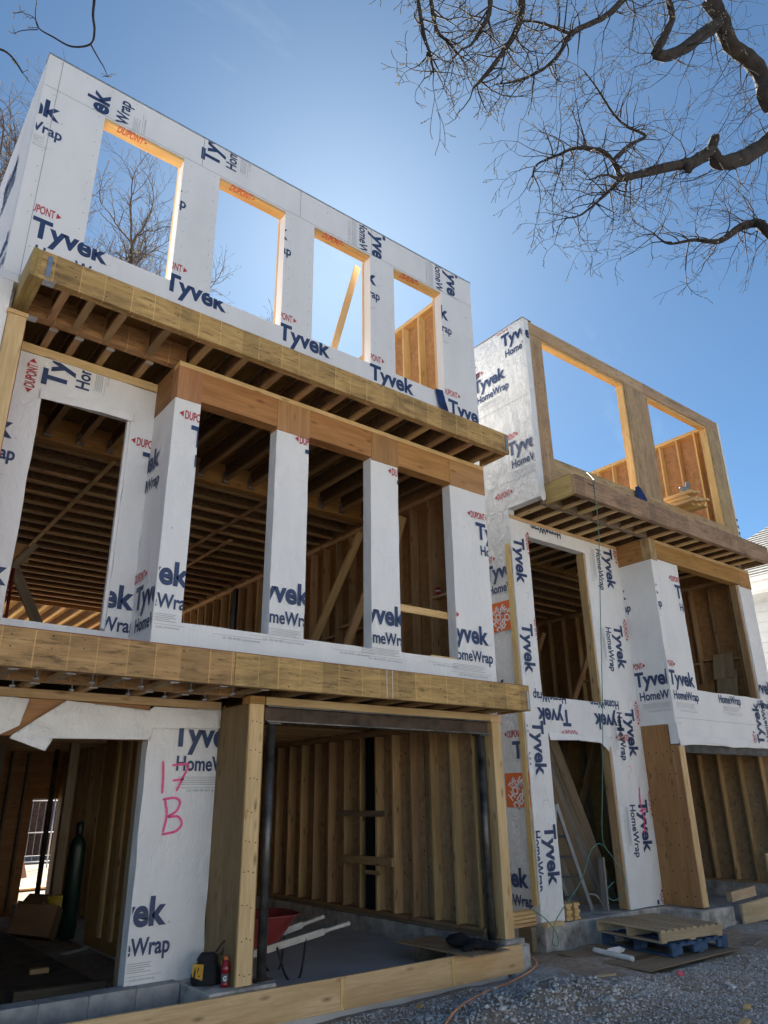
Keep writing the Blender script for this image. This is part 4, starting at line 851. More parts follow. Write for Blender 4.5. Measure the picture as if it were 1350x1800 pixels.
bx, by, bz = 3.43, 7.02, .334
loft('body', [rrect(bx, by, bz+h, w, d, 24, 3.2, -.5, .3) for h, w, d in ((0, .120, .085), (.02, .135, .10), (.08, .130, .098), (.15, .105, .075), (.175, .085, .055), (.185, .098, .064), (.225, .085, .05), (.245, .06, .03))], 'bag_black', TB)
cz, sz = math.cos(-.5), math.sin(-.5); BL = lambda x, y, z: (bx+x*cz-y*sz, by+x*sz+y*cz, bz+z)
mesh_obj('yellow_panel', [BL(-.125, -.088, .075), BL(-.03, -.104, .045), BL(-.025, -.092, .165), BL(-.12, -.082, .175)], [(0, 1, 2, 3)], 'bag_yellow', TB)
for a, b in ((-.112, -.095), (-.085, -.06)): mesh_obj('panel_mark', [BL(a, -.094, .065), BL(b, -.099, .05), BL(b+.004, -.091, .12), BL(a+.012, -.089, .15)], [(0, 1, 2, 3)], 'bag_black', TB)
tube('strap', [BL(.07, -.01, .25), BL(.12, -.02, .31), BL(.145, -.03, .335), BL(.15, -.02, .30), BL(.12, .0, .22)], .007, 'bag_black', TB, 6)
tube('piping', [BL(.12, -.075, .19), BL(.135, -.085, .15), BL(.14, -.09, .10)], .005, 'bag_yellow', TB, 5)
BT = thing('drink_bottle', 'red sports drink bottle with grey G label beside the tool bag', 'bottle', (3.50, 6.80, .334))
lathe('bottle_body', [(.03, 0), (.037, .006), (.037, .03), (.034, .036), (.034, .105), (.037, .11), (.038, .14), (.030, .175), (.017, .20), (.015, .215)], 'bottle_red', BT, (3.50, 6.80, .334), 20)
lathe('label', [(.0352, .04), (.0352, .103)], 'label_grey', BT, (3.50, 6.80, .334), 20); lathe('cap', [(.0175, .208), (.0185, .212), (.0185, .232), (.016, .235)], 'cap_orange', BT, (3.50, 6.80, .334), 14)
v, f = text2d('G', .032, .036, .03); dirc = V((-.46, -.888, 0)); rt = V((.888, -.46, 0))
mesh_obj('label_letter', [V((3.50, 6.80, .334+.052))+dirc*.0362+rt*(x-.016)+V((0, 0, y)) for x, y in v], f, 'ink_white', BT)
# wheelbarrow
WB = thing('wheelbarrow', 'red wheelbarrow with long pale wooden handles parked inside the garage', 'wheelbarrow', (4.36, 7.75, .15))
th = math.radians(-6); ct, st_ = math.cos(th), math.sin(th); WL = lambda x, y, z: (4.36+x*ct-y*st_, 7.75+x*st_+y*ct, .15+z)
def tray():
    rings = []
    for z, x0, x1, hw, gap in ((.30, -.25, .12, .17, 0), (.33, -.30, .17, .20, 0), (.58, -.52, .36, .33, 0), (.592, -.545, .385, .352, 0), (.575, -.53, .37, .34, 0), (.575, -.505, .345, .318, 0), (.34, -.285, .155, .19, 0)):
        r = []
        for k in range(32):
            a = 2*math.pi*k/32; c, s = math.cos(a), math.sin(a); x = math.copysign(abs(c)**.5, c); y = math.copysign(abs(s)**.5, s)
            r.append(WL((x0+x1)/2+x*(x1-x0)/2, y*hw, z))
        rings.append(r)
    return loft('tray', rings, 'red_paint', WB)
tray()
for s in (-1, 1):
    board('handle', WB, WL(-.62, s*.14, .17), WL(.62, s*.27, .40), .065, .04, 'handle_wood'); tube('grip', [WL(.62, s*.27, .40), WL(.70, s*.278, .415), WL(.92, s*.30, .455)], [.03, .02, .022], 'handle_wood', WB, 10)
    tube('leg', [WL(.10, s*.24, .30), WL(.22, s*.25, .01), WL(.36, s*.25, .01), WL(.42, s*.26, .35)], .012, 'black_steel', WB, 6)
lathe('wheel', [(.06, -.03), (.19, -.045), (.20, -.02), (.20, .02), (.19, .045), (.06, .03)], 'black_steel', WB, WL(-.72, 0, .2), 24, (-st_, ct, 0))
# plywood sheet with jacket
PS = thing('plywood_sheet', 'thin plywood sheet propped on scraps at the front of the garage floor', 'plywood', (6.35, 6.95, .15))
board('panel', PS, (6.33, 6.30, .325), (6.33, 7.58, .315), .014, .56, 'plywood_pale'); block('support_block', PS, (6.15, 6.5), (6.62, 6.75), (.15, .31), 'old_lumber'); block('support_block', PS, (6.1, 6.5), (7.2, 7.3), (.15, .308), 'old_lumber')
def lump(name, blobs, mat, parent, res=3, nz=.35, sd=0):
    """soft crumpled mass: merged blobs, remeshed by displacement towards their union"""
    bm = bmesh.new(); bmesh.ops.create_icosphere(bm, subdivisions=res+1, radius=1)
    B = [(V(c), V(r)) for c, r in blobs]; C = sum((b[0] for b in B), V())/len(B); zmin = min(c.z-r.z for c, r in B)
    for v in bm.verts:
        d = v.co.normalized(); best = .02
        for c, r in B:
            for k in range(1, 60):
                s = k*.012; p = C+d*s-c
                if (p.x/r.x)**2+(p.y/r.y)**2+(p.z/r.z)**2 <= 1: best = max(best, s)
        q = C+d*best; q += d*best*nz*(noise.noise(q*9+V((sd, 0, 0)))*.5+noise.noise(q*22)*.3); q.z = max(q.z, zmin+.002); v.co = q
    vs = [v.co.copy() for v in bm.verts]; bm.verts.index_update(); fs = [tuple(v.index for v in f.verts) for f in bm.faces]; bm.free()
    return mesh_obj(name, vs, fs, mat, parent, smooth=True)
tag(lump('jacket', [((6.30, 6.78, .40), (.13, .15, .075)), ((6.36, 6.58, .38), (.13, .14, .055)), ((6.46, 6.46, .37), (.09, .12, .045)), ((6.22, 6.56, .35), (.08, .06, .03))], 'black_cloth', None, 3, .35, 1), 'black jacket dropped in a heap on the plywood sheet', 'jacket')
tag(tube('extension_cord', [(x, y, gz(x, y)+h) for x, y, h in ((7.52, 7.0, .03), (7.50, 6.84, .05), (7.44, 6.72, .06), (7.28, 6.55, .03), (7.0, 6.47, .02), (6.66, 6.40, .015), (6.3, 6.25, .015), (5.95, 6.08, .015), (5.5, 5.85, .015), (5.1, 5.63, .015), (4.6, 5.3, .015), (4.1, 4.9, .015), (3.4, 4.4, .015))], .009, 'cord_orange', None, 8), 'orange extension cord lying across the crushed stone', 'cord')
# entry floor things
GC = thing('gas_cylinder', 'tall dark green gas cylinder standing in the dark entry', 'cylinder', (3.84, 12.5, .02))
lathe('cylinder_body', [(.10, 0), (.118, .02), (.118, 1.18), (.112, 1.25), (.085, 1.33), (.05, 1.37), (.045, 1.39)], 'cylinder_green', GC, (3.84, 12.5, .02), 24); lathe('valve_cap', [(.05, 1.385), (.055, 1.40), (.055, 1.52), (.04, 1.565), (.015, 1.575)], 'black_steel', GC, (3.84, 12.5, .02), 16)
CBX = thing('cardboard_box', 'tilted brown cardboard box beside the gas cylinder', 'box', (3.35, 12.4, .02))
board('carton', CBX, (3.12, 12.5, .34), (3.60, 12.25, .26), .40, .55, 'cardboard', (.5, 0, .9)); board('flap', CBX, (3.12, 12.2, .62), (3.35, 12.05, .60), .01, .3, 'cardboard', (.2, -.5, .9))
YB = thing('plastic_case', 'small yellow plastic case behind the cardboard box', 'case', (3.75, 13.2, .02)); block('shell', YB, (3.68, 3.92), (13.1, 13.3), (.02, .50), 'yellow_plastic', .02); block('lid_rim', YB, (3.67, 3.93), (13.09, 13.31), (.502, .53), 'yellow_plastic'); block('vent_slot', YB, (3.72, 3.86), (13.094, 13.099), (.38, .40), 'black_steel')
tag(board('timber', None, (2.32, 9.0, .07), (3.2, 8.92, .07), .09, .09, 'old_lumber'), 'old square timber lying on the dark entry floor', 'timber')
tag(board('wood_scrap', None, (2.80, 10.3, .045), (3.0, 10.28, .045), .05, .09, 'lumber'), 'short pale wood scrap on the dark entry floor', 'scrap')
tag(mesh_obj('paper_scrap', [(3.42, 11.3, .03), (3.75, 11.5, .03), (3.9, 11.62, .06), (3.85, 11.42, .04), (3.5, 11.2, .025)], [(0, 4, 3, 2, 1)], 'paper', None), 'crumpled white paper strip on the entry floor by the cylinder', 'paper').modifiers.new('t', 'SOLIDIFY').thickness = .006
# cloths
def cloth(name, pts, y, label, mat='blue_cloth', sd=0):
    o = drape(name, None, pts, y, .05, sd, mat, 16); return tag(o, label, 'cloth')
cloth('blue_cloth', [(6.22, 7.30), (6.36, 7.31), (6.44, 7.02), (6.47, 6.90), (6.30, 6.88), (6.27, 7.05)], 6.685, 'dark blue cloth hanging over the top storey sill of the left house', sd=2)
cloth('blue_cloth', [(11.02, 7.0), (11.14, 7.06), (11.25, 7.03), (11.36, 6.86), (11.34, 6.72), (11.05, 6.74)], 6.735, 'blue cloth lying at the foot of the bare plywood pier', sd=8)
CU = thing('coffee_cup', 'small red paper cup on the blocking inside the middle storey', 'cup', (6.98, 7.62, 4.58)); lathe('cup_body', [(.028, 0), (.04, .10)], 'cup_red', CU, (6.98, 7.62, 4.58), 16); lathe('lid', [(.043, .10), (.043, .112), (.036, .12)], 'cup_red', CU, (6.98, 7.62, 4.58), 16); lathe('print_patch', [(.0405, .055), (.0415, .075)], 'ink_white', CU, (6.98, 7.62, 4.58), 7)
# pallets
def pallet(name, label, cx, cy, z, rz, mat, nb, notched):
    P = thing(name, label, 'pallet', (cx, cy, z), 'pallets by the right entry', rz); c, s = math.cos(rz), math.sin(rz); L = lambda x, y, h: (cx+x*c-y*s, cy+x*s+y*c, z+h)
    hw, hd = .56, .55; bw = 2*hd/nb if False else None
    for k in range(nb):   # deck boards run front to back
        x = -hw+.045+(2*hw-.09)*k/(nb-1); board('deck_board', P, L(x, -hd, .132+.001*(k % 2)), L(x, hd, .132+.001*(k % 2)), .018, (.078 if nb > 8 else .10)+.01*((k*7) % 3-1), mat, (0, 0, 1))
    for y in (-hd+.02, 0, hd-.02):
        if notched:
            for a, b in ((-hw, -.36), (-.14, .14), (.36, hw)): board('stringer_block', P, L(a, y, .062), L(b, y, .062), .088, .04, mat)
            board('stringer', P, L(-hw, y, .112), L(hw, y, .112), .022, .04, mat)
        else: board('stringer', P, L(-hw, y, .0705), L(hw, y, .0705), .105, .038, mat)
    for x in (-hw+.05, 0, hw-.05): board('bottom_board', P, L(x, -hd, .009), L(x, hd, .009), .016, .09, mat)
    return P
tag(board('plywood_sheet', None, (8.2, 6.36, .012), (10.18, 6.36, .012), .012, 1.32, 'old_lumber'), 'dirty plywood sheet flat on the ground under the pallets', 'plywood')
pallet('pallet', 'blue painted wooden pallet at the bottom of the stack', 9.63, 6.42, .022, math.radians(-5), 'pallet_blue', 7, True)
pallet('pallet', 'bare wooden pallet stacked on top of the blue one', 9.58, 6.45, .165, math.radians(-9), 'pallet_wood', 10, False)
# rolled paper
RP = thing('paper_roll', 'crumpled white house wrap roll lying on the dirty plywood sheet', 'wrap roll', (8.52, 6.4, .02)); tube('roll', [(8.56, 6.72, .055), (8.53, 6.45, .05), (8.50, 6.12, .045)], [.036, .034, .03], 'paper', RP, 10)
drape('loose_end', RP, [(8.56, .02), (8.86, .03), (8.9, .06), (8.78, .10), (8.56, .09)], 6.55, .08, 2, 'paper', 10)
tag(board('cardboard_scrap', None, (8.6, 6.2, .024), (9.0, 6.15, .024), .005, .12, 'cardboard'), 'flattened brown cardboard scrap beside the white roll', 'cardboard')
tag(drape('plastic_wrapper', None, [(8.33, -.01), (8.44, -.015), (8.46, .02), (8.40, .035), (8.34, .02)], 5.5, .06, 4, 'plastic_red', 10), 'crumpled red and white wrapper on the gravel in front of the pallets', 'wrapper')
for x, y, a, L, w, m_, lab in ((7.64, 4.30, .3, .11, .05, 'fresh_lumber', 'pale wood chip on the gravel at the right edge'), (7.10, 4.04, .2, .13, .07, 'fresh_lumber', 'blond wood offcut on the gravel at the lower right corner'), (8.34, 4.84, 1.0, .16, .04, 'paper', 'thin white strip on the gravel right of centre'), (7.45, 5.75, -.5, .26, .02, 'pallet_wood', 'thin wooden splinter on the bare dirt'), (5.31, 6.29, .4, .07, .05, 'fresh_lumber', 'small wood block on the gravel by the form board'), (7.25, 6.1, 1.4, .12, .015, 'pallet_wood', 'short twig of wood on the dirt by the orange cord'), (9.6, 5.3, .6, .22, .03, 'grey_wood', 'weathered grey lath on the gravel in front of the sheet'), (10.9, 5.9, .2, .4, .16, 'grey_wood', 'flat grey board half buried right of the pallets')):
    z = gz(x, y)+.015; d = V((math.cos(a)*L/2, math.sin(a)*L/2, 0)); tag(board('wood_scrap' if m_ != 'paper' else 'paper_scrap', None, V((x, y, z))-d, V((x, y, z+.01))+d, .02, w, m_), lab, 'scrap')
# leaning planks in the right entry
for i in range(7): tag(board('plank', None, (10.40+.075*i, 8.44-.07*i, .27), (8.93+.062*i+.03*((i*5) % 3), 8.10-.065*i, 2.74+.01*(i % 3)), .125, .038, 'old_lumber' if i % 4 else 'grey_wood', (.6, -.9, .3)), 'long plank leaning inside the right entry, %s of seven from the left' % ('first', 'second', 'third', 'fourth', 'fifth', 'sixth', 'last')[i], 'plank', 'planks leaning in the right entry')
tag(board('plank', None, (10.12, 7.66, .27), (10.22, 7.72, .98), .10, .038, 'grey_wood', (0, 1, 0)), 'short grey board leaning beside the right jamb of the right entry', 'plank')
LD = thing('stepladder', 'aluminium stepladder standing inside the right entry', 'ladder', (9.7, 7.95, .262))
for dy in (0, .34): board('rail', LD, (9.38-dy*.2, 7.80+dy, 1.75), (9.98-dy*.2, 7.80+dy, .265), .07, .025, 'aluminium', (1, 0, 0)); board('rear_leg', LD, (9.36-dy*.2, 7.80+dy, 1.72), (9.16-dy*.2, 7.80+dy, .265), .04, .02, 'aluminium', (1, 0, 0))
for k in range(5): t_ = (k+.6)/5.2; x = 9.38+.6*t_; z = 1.75-1.485*t_; board('tread', LD, (x, 7.815, z), (x-.068, 8.125, z), .025, .085, 'aluminium')
tube('hook_brace', [(9.85, 7.8, .5), (10.0, 7.72, .48), (10.1, 7.7, .35), (10.12, 7.7, .27)], .012, 'aluminium', LD, 6)
for k in range(5):
    for j in range(2):
        x0 = 8.87+.15*j+.012*((k*3+j) % 3); tag(board('lumber_offcut', None, (x0+.06, 7.36+.01*(k % 2), .30+k*.042), (x0+.06, 7.62, .30+k*.042), .038, .12 if not k % 2 else .09, 'fresh_lumber'), 'short offcut piled at the left of the right entry, %s layer, %s piece' % (('bottom', 'second', 'middle', 'fourth', 'top')[k], ('left', 'right')[j]), 'offcut', 'offcuts piled on the right entry sill')
for k in range(4): tag(board('lumber_offcut', None, (7.72+.03*k, 7.50, .30+k*.045), (8.34, 7.50+.01*k, .30+k*.045), .038, .14, 'fresh_lumber'), 'board end in the low stack between the two houses, %s of four' % ('lowest', 'second', 'third', 'topmost')[k], 'offcut', 'board ends stacked between the houses')
for x in (7.85, 8.22): tag(board('bearer', None, (x, 7.40, .13), (x, 7.62, .13), .28, .09, 'old_lumber'), '%s wood bearer under the board ends between the houses' % ('left' if x < 8 else 'right'), 'bearer', 'bearers between the houses')
tag(board('lumber_offcut', None, (8.30, 7.28, .295), (8.66, 7.30, .295), .038, .10, 'lumber'), 'flat offcut lying on the concrete corner under the wrapped strip', 'offcut')
tag(board('form_board', None, (11.95, 6.56, .16), (13.0, 6.50, .22), .28, .04, 'pallet_wood', bev=.003), 'rough plank standing on edge in front of the right garage', 'board')
tag(board('form_board', None, (12.0, 6.75, .38), (12.7, 6.72, .42), .14, .09, 'pallet_wood'), 'thick rough block lying on top at the right garage edge', 'board'); tag(board('stake', None, (13.0, 6.42, .0), (13.05, 6.40, .62), .10, .04, 'pallet_wood', (1, 0, 0)), 'upright wooden stake at the right edge of the picture', 'stake')
# lumber on the right sill, tool
for k in range(6):
    for j in range(4):
        if k > 3 and j > 2 or k == 5 and j > 1: continue
        x = 12.44+.145*j+.02*(k % 2); tag(board('lumber_board', None, (x, 6.36+.05*((k*5+j*3) % 4), 6.99+k*.04), (x, 9.0, 6.99+k*.04), .038, .14, 'fresh_lumber'), 'fresh board jutting over the right plywood sill, %s layer, %s board' % (('bottom', 'second', 'third', 'fourth', 'fifth', 'top')[k], ('leftmost', 'second', 'third', 'fourth')[j]), 'board', 'boards stacked on the right sill')
NG = thing('nail_gun', 'grey nail gun resting on the boards over the right sill', 'tool', (12.6, 6.8, 7.21)); board('body', NG, (12.48, 6.62, 7.30), (12.86, 6.72, 7.40), .11, .10, 'tool_grey', bev=.02); board('grip', NG, (12.82, 6.70, 7.36), (12.90, 6.70, 7.58), .08, .06, 'tool_grey', bev=.012); board('magazine', NG, (12.48, 6.62, 7.235), (12.80, 6.72, 7.245), .05, .035, 'galvanised')
SH = thing('strand_board_sheet', 'narrow strand board sheet leaning inside the right house window', 'board', (14.35, 7.35, 3.1)); board('panel', SH, (14.20, 7.42, 3.11), (14.50, 7.42, 4.15), .42, .014, 'strand_board', (0, 1, 0)); board('upper_panel', SH, (14.42, 7.46, 4.0), (14.54, 7.46, 4.50), .42, .012, 'strand_board', (0, 1, 0))
tag(board('plywood_sheet', None, (14.42, 8.2, 3.12), (14.50, 8.2, 3.95), .95, .012, 'plywood', (0, 1, 0)), 'orange plywood offcut leaning low inside the right house window', 'plywood')
# air hose
HS = thing('air_hose', 'thin green air hose hanging from the right canopy to the entry step', 'hose', (9.1, 6.3, 0))
tube('hanging_run', [(9.9, 6.9, 6.98), (9.35, 6.5, 6.75), (9.05, 6.19, 6.44), (9.0, 6.165, 6.35), (9.02, 6.2, 5.6), (9.1, 6.4, 4.4), (9.2, 6.64, 3.0), (9.45, 6.96, 2.08), (9.5, 7.1, 1.45), (9.64, 7.2, 1.19), (9.80, 7.2, 1.03), (10.01, 7.2, .79), (9.98, 7.2, .58), (9.86, 7.2, .50), (9.70, 7.2, .48), (9.59, 7.2, .54), (9.60, 7.2, .63), (9.77, 7.2, .71)], .0065, 'hose_green', HS, 7)
tube('ground_run', [(9.66, 7.2, 1.16), (9.5, 7.18, 1.22), (9.28, 7.14, 1.17), (9.10, 7.1, 1.03), (8.9, 7.06, .83), (8.66, 7.02, .68), (8.35, 7.0, .50), (8.14, 6.97, .36), (8.05, 6.93, .24), (8.02, 6.92, .16), (8.10, 6.92, .13), (8.14, 6.93, .20), (8.08, 6.95, .33), (7.97, 7.0, .45), (7.84, 7.05, .53)], .0065, 'hose_green', HS, 7)
tube('hook_wire', [(8.86, 6.175, 6.34), (8.93, 6.165, 6.31), (9.0, 6.165, 6.34), (9.02, 6.165, 6.42)], .005, 'black_steel', HS, 5)
# ------------------------------------------------------------------ neighbour on the right
NB = thing('neighbour_house', 'neighbouring white house with grey shingle roof at the far right', 'house', (22, 5, 0))
wall('wall', NB, 'X', 18.6, .3, -2, 10.6, 0, 6.5, [], 'siding_white')
wall('wall', NB, 'Y', 10.6, .2, 18.6, 28, 0, 6.5, [], 'siding_white')
for k in range(0, 26): block('brick_course', NB, (18.585, 18.602), (-2, 10.6), (.1+k*.25, .335+k*.25), 'siding_white')
wf = block('window_frame', NB, (18.56, 18.59), (6.6, 7.5), (3.9, 5.3), 'fascia_white'); block('pane', wf, (18.553, 18.562), (6.66, 7.44), (3.96, 5.24), 'black_steel')
block('soffit', NB, (17.9, 18.62), (-2.6, 11.2), (6.40, 6.45), 'fascia_white'); block('fascia', NB, (17.86, 17.9), (-2.6, 11.2), (6.45, 6.80), 'fascia_white'); block('gutter', NB, (17.78, 17.86), (-2.6, 11.2), (6.68, 6.80), 'fascia_white')
RF = mesh_obj('roof', [(17.85, -2.6, 6.8), (17.85, 11.2, 6.8), (27, 11.2, 6.8), (27, -2.6, 6.8), (22.4, 2.0, 10.3), (22.4, 6.6, 10.3)], [(0, 4, 5, 1), (1, 5, 2), (2, 5, 4, 3), (3, 4, 0), (0, 1, 2, 3)], 'shingle', NB)
nC = 34
for k in range(nC):
    t0, t1 = k/nC, (k+1.25)/nC; a = V((17.85, -2.6, 6.8)).lerp(V((22.4, 2.0, 10.3)), t0); b = V((17.85, 11.2, 6.8)).lerp(V((22.4, 6.6, 10.3)), t0); c = V((17.85, 11.2, 6.8)).lerp(V((22.4, 6.6, 10.3)), min(1, t1)); d = V((17.85, -2.6, 6.8)).lerp(V((22.4, 2.0, 10.3)), min(1, t1)); n = V((-.61, 0, .79))
    mesh_obj('shingle_course', [a+n*.04, b+n*.04, c+n*.012, d+n*.012, a+n*.002, b+n*.002], [(0, 3, 2, 1), (4, 0, 1, 5)], 'shingle', RF)
lathe('roof_vent', [(.16, 0), (.16, .2), (.28, .22), (.2, .34), (.05, .38)], 'black_steel', RF, (19.2, 7.3, 7.85), 14)
# ------------------------------------------------------------------ yard behind the left house
BH = thing('brick_house', 'dark brick house with pale shingle roof seen through the left entry', 'house', (9, 33, 0))
wall('wall', BH, 'Y', 33, .3, 3, 15, 0, 4.2, [], 'brick'); mesh_obj('roof', [(2.5, 32.6, 4.2), (15.5, 32.6, 4.2), (15.5, 37, 8), (2.5, 37, 8)], [(0, 1, 2, 3)], 'shingle', BH).modifiers.new('t', 'SOLIDIFY').thickness = .2
w_ = block('window_frame', BH, (10.15, 11.25), (32.97, 33.1), (1.15, 2.65), 'fascia_white'); block('pane', w_, (10.25, 11.15), (32.95, 32.969), (1.25, 2.55), 'black_steel'); block('chimney', BH, (6.2, 7.0), (34, 34.8), (5, 8.6), 'brick')
FN = thing('wire_fence', 'grey wire fence panel across the back yard', 'fence', (6, 27, 0))
for k in range(7): tube('post', [(3.5+k*1.3, 27, -.05), (3.5+k*1.3, 27, 2.0)], .025, 'galvanised', FN, 6, False)
for z in (.15, 1.0, 1.95): tube('rail', [(3.5, 27, z), (11.3, 27, z)], .018, 'galvanised', FN, 5, False)
for k in range(40): tube('wire', [(3.6+k*.195, 27, .15), (3.6+k*.195, 27, 1.95)], .004, 'galvanised', FN, 4, False)
tag(board('plywood_board', None, (5.6, 23.0, 0), (5.4, 23.6, 1.0), .5, .02, 'osb_pink', (1, 0, 0)), 'pinkish board leaning in the sunlit back yard', 'board')
tag(board('plank', None, (4.6, 20.2, .02), (6.6, 20.5, .02), .04, .5, 'fresh_lumber'), 'pale board lying flat on the sunlit ground behind the entry', 'plank')
# ------------------------------------------------------------------ unseen other side of the street; white houses added to bounce light
tag(block('road', None, (-200, 200), (-17, -9), (-.2, -.02), 'fence_grey'), kind='structure')
for i, (x, w, h, lab) in enumerate(((-15, 9, 7.2, 'unseen white sided house added across the street to bounce light, leftmost of the row'), (-4, 9.5, 7.8, 'unseen white sided house added across the street to bounce light, with the tallest walls'), (7.5, 9, 7.4, 'unseen white sided house added across the street to bounce light, opposite the gap'), (18.5, 9, 7.0, 'unseen white sided house added across the street to bounce light, rightmost of the row'))):
    OH = thing('added_street_house', lab, 'house', (x+w/2, -22, 0), 'unseen houses added across the street to bounce light')
    hl = [(x+1, x+2.3, 1, 2.5), (x+w-2.6, x+w-1.3, 1, 2.5), (x+1.2, x+2.4, 4.2, 5.6), (x+w-2.5, x+w-1.3, 4.2, 5.6), (x+w/2-.55, x+w/2+.55, 0, 2.2)]
    vs_, fs_ = [], []
    wl = wall('wall', OH, 'Y', -30, 8, x, x+w, 0, h, [], 'siding_bounce')
    for (a, b, c, d) in hl[:4]:
        fr = block('window_frame', OH, (a-.08, b+.08), (-21.998, -21.95), (c-.08, d+.08), 'fascia_white'); block('pane', fr, (a, b), (-21.948, -21.94), (c, d), 'black_steel')
    dr = block('door', OH, (hl[4][0], hl[4][1]), (-21.998, -21.95), (0, 2.2), 'brick'); lathe('handle', [(.03, 0), (.03, .06)], 'galvanised', dr, (hl[4][1]-.1, -21.95, 1.0), 8, (0, 1, 0))
    mesh_obj('roof', [(x-.4, -21.5, h), (x+w+.4, -21.5, h), (x+w+.4, -30.5, h), (x-.4, -30.5, h), (x-.4, -26, h+3), (x+w+.4, -26, h+3)], [(0, 1, 5, 4), (2, 3, 4, 5), (0, 4, 3), (1, 2, 5), (0, 3, 2, 1)], 'shingle', OH)
# ------------------------------------------------------------------ trees
def segs_mesh(name, segs, mat, parent, n=4):
    A = np.array([[*a, *b, r0, r1] for a, b, r0, r1 in segs]); p, q, r0, r1 = A[:, :3], A[:, 3:6], A[:, 6], A[:, 7]
    d = q-p; L = np.linalg.norm(d, axis=1, keepdims=True)+1e-9; d /= L
    ref = np.where(np.abs(d[:, 2:3]) < .9, np.array([[0, 0, 1.]]), np.array([[1., 0, 0]])); a = np.cross(d, ref); a /= np.linalg.norm(a, axis=1, keepdims=True); b = np.cross(d, a)
    an = np.arange(n)*2*math.pi/n; ring = a[:, None, :]*np.cos(an)[None, :, None]+b[:, None, :]*np.sin(an)[None, :, None]
    v = np.concatenate([p[:, None, :]+ring*r0[:, None, None], q[:, None, :]+ring*r1[:, None, None]], 1); m = len(A)
    f = []
    for k in range(n): f.append([k, (k+1) % n, n+(k+1) % n, n+k])
    f = (np.array(f)[None]+2*n*np.arange(m)[:, None, None]).reshape(-1, 4); org = p[0].copy()
    me = bpy.data.meshes.new(name); me.vertices.add(m*2*n); me.vertices.foreach_set('co', (v-org).reshape(-1)); me.loops.add(f.size); me.loops.foreach_set('vertex_index', f.reshape(-1)); me.polygons.add(len(f))
    me.polygons.foreach_set('loop_start', np.arange(0, f.size, 4)); me.polygons.foreach_set('loop_total', np.full(len(f), 4)); me.polygons.foreach_set('use_smooth', np.ones(len(f), bool)); me.materials.append(MATS[mat]); me.update()
    o = bpy.data.objects.new(name, me); return put(o, parent, Matrix.Translation(V(org)))
def buds_mesh(name, pts, size, mat, parent, rg):
    oc = np.array([(1, 0, 0), (-1, 0, 0), (0, 1, 0), (0, -1, 0), (0, 0, 1.3), (0, 0, -1.3)]); of = np.array([(0, 2, 4), (2, 1, 4), (1, 3, 4), (3, 0, 4), (2, 0, 5), (1, 2, 5), (3, 1, 5), (0, 3, 5)])
    P = np.array(pts); m = len(P); s = size*(.6+.8*np.array([rg.random() for _ in range(m)])); v = P[:, None, :]+oc[None]*s[:, None, None]; org = P[0].copy(); f = (of[None]+6*np.arange(m)[:, None, None]).reshape(-1, 3)
    me = bpy.data.meshes.new(name); me.from_pydata((v-org).reshape(-1, 3).tolist(), [], f.tolist()); me.materials.append(MATS[mat]); me.update(); o = bpy.data.objects.new(name, me); return put(o, parent, Matrix.Translation(V(org)))
def rvec(rg): return V((rg.gauss(0, 1), rg.gauss(0, 1), rg.gauss(0, 1))).normalized()
def grow(segs, tips, p, d, length, r, depth, rg, wig=.22, up=.05, kids=(2, 4), spread=.8, rmin=.0018):
    n = max(3, int(length/(.07+.05*depth))) if depth < 4 else 6
    n = min(n, 9); st = length/n; pts = [p]
    for i in range(n):
        d = (d+rvec(rg)*wig+V((0, 0, up))).normalized(); q = p+d*st; ra = r*(1-.55*i/n); rb = r*(1-.55*(i+1)/n)
        segs.append((p, q, max(ra, rmin), max(rb, rmin))); p = q; pts.append((p, d.copy(), rb))
        if depth > 0 and i >= 1 and rg.random() < .68:
            for _ in range(rg.choice((1, 1, 2)) if depth > 1 else 1):
                side = rvec(rg); side = (side-d*side.dot(d)).normalized(); grow(segs, tips, p, (d*(1-spread*.35)+side*spread).normalized(), length*rg.uniform(.42, .68), rb*.62, depth-1, rg, wig, up, kids, spread, rmin)
    if depth > 0: grow(segs, tips, p, d, length*.6, r*.45, depth-1, rg, wig, up, kids, spread, rmin)
    else: tips.append(tuple(p)); tips.append(tuple(pts[-2][0])) if rg.random() < .6 else None
LB, TW = {}, {}
LB['A']= [(7.07, 2.2, 11.26), (6.91, 2.2, 10.79), (6.93, 2.2, 10.44), (6.98, 2.15, 10.07), (7.29, 2.1, 9.98), (7.4, 2.05, 9.72), (7.36, 2.05, 9.35), (7.7, 2.1, 9.42), (7.7, 2.2, 9.17), (7.55, 2.3, 8.93), (7.12, 2.4, 8.55), (6.66, 2.45, 8.24), (6.54, 2.5, 8.34), (6.05, 2.5, 7.9), (5.68, 2.55, 7.62), (5.17, 2.6, 7.27), (4.88, 2.65, 7.07)]
LB['trunkjoin']= [(7.7, 2.1, 9.42), (8.96, 2.1, 10.06)]
LB['B']= [(6.92, 2.2, 10.4), (6.38, 2.25, 9.78), (5.87, 2.3, 9.18), (5.41, 2.35, 8.78), (5.61, 2.3, 9.22), (5.75, 2.25, 9.51), (5.68, 2.2, 9.67), (5.71, 2.2, 9.98)]
LB['C']= [(4.88, 2.65, 7.07), (4.89, 2.7, 7.34), (4.77, 2.75, 7.41), (4.48, 2.8, 7.31), (4.27, 2.85, 7.14), (4.02, 2.9, 6.89), (3.92, 2.9, 6.69)]
LB['C2']= [(4.89, 2.7, 7.34), (5.33, 2.75, 7.84), (5.84, 2.8, 8.39), (5.5, 2.8, 8.28), (5.35, 2.85, 8.43), (5.17, 2.9, 8.68), (5.06, 2.95, 8.9)]
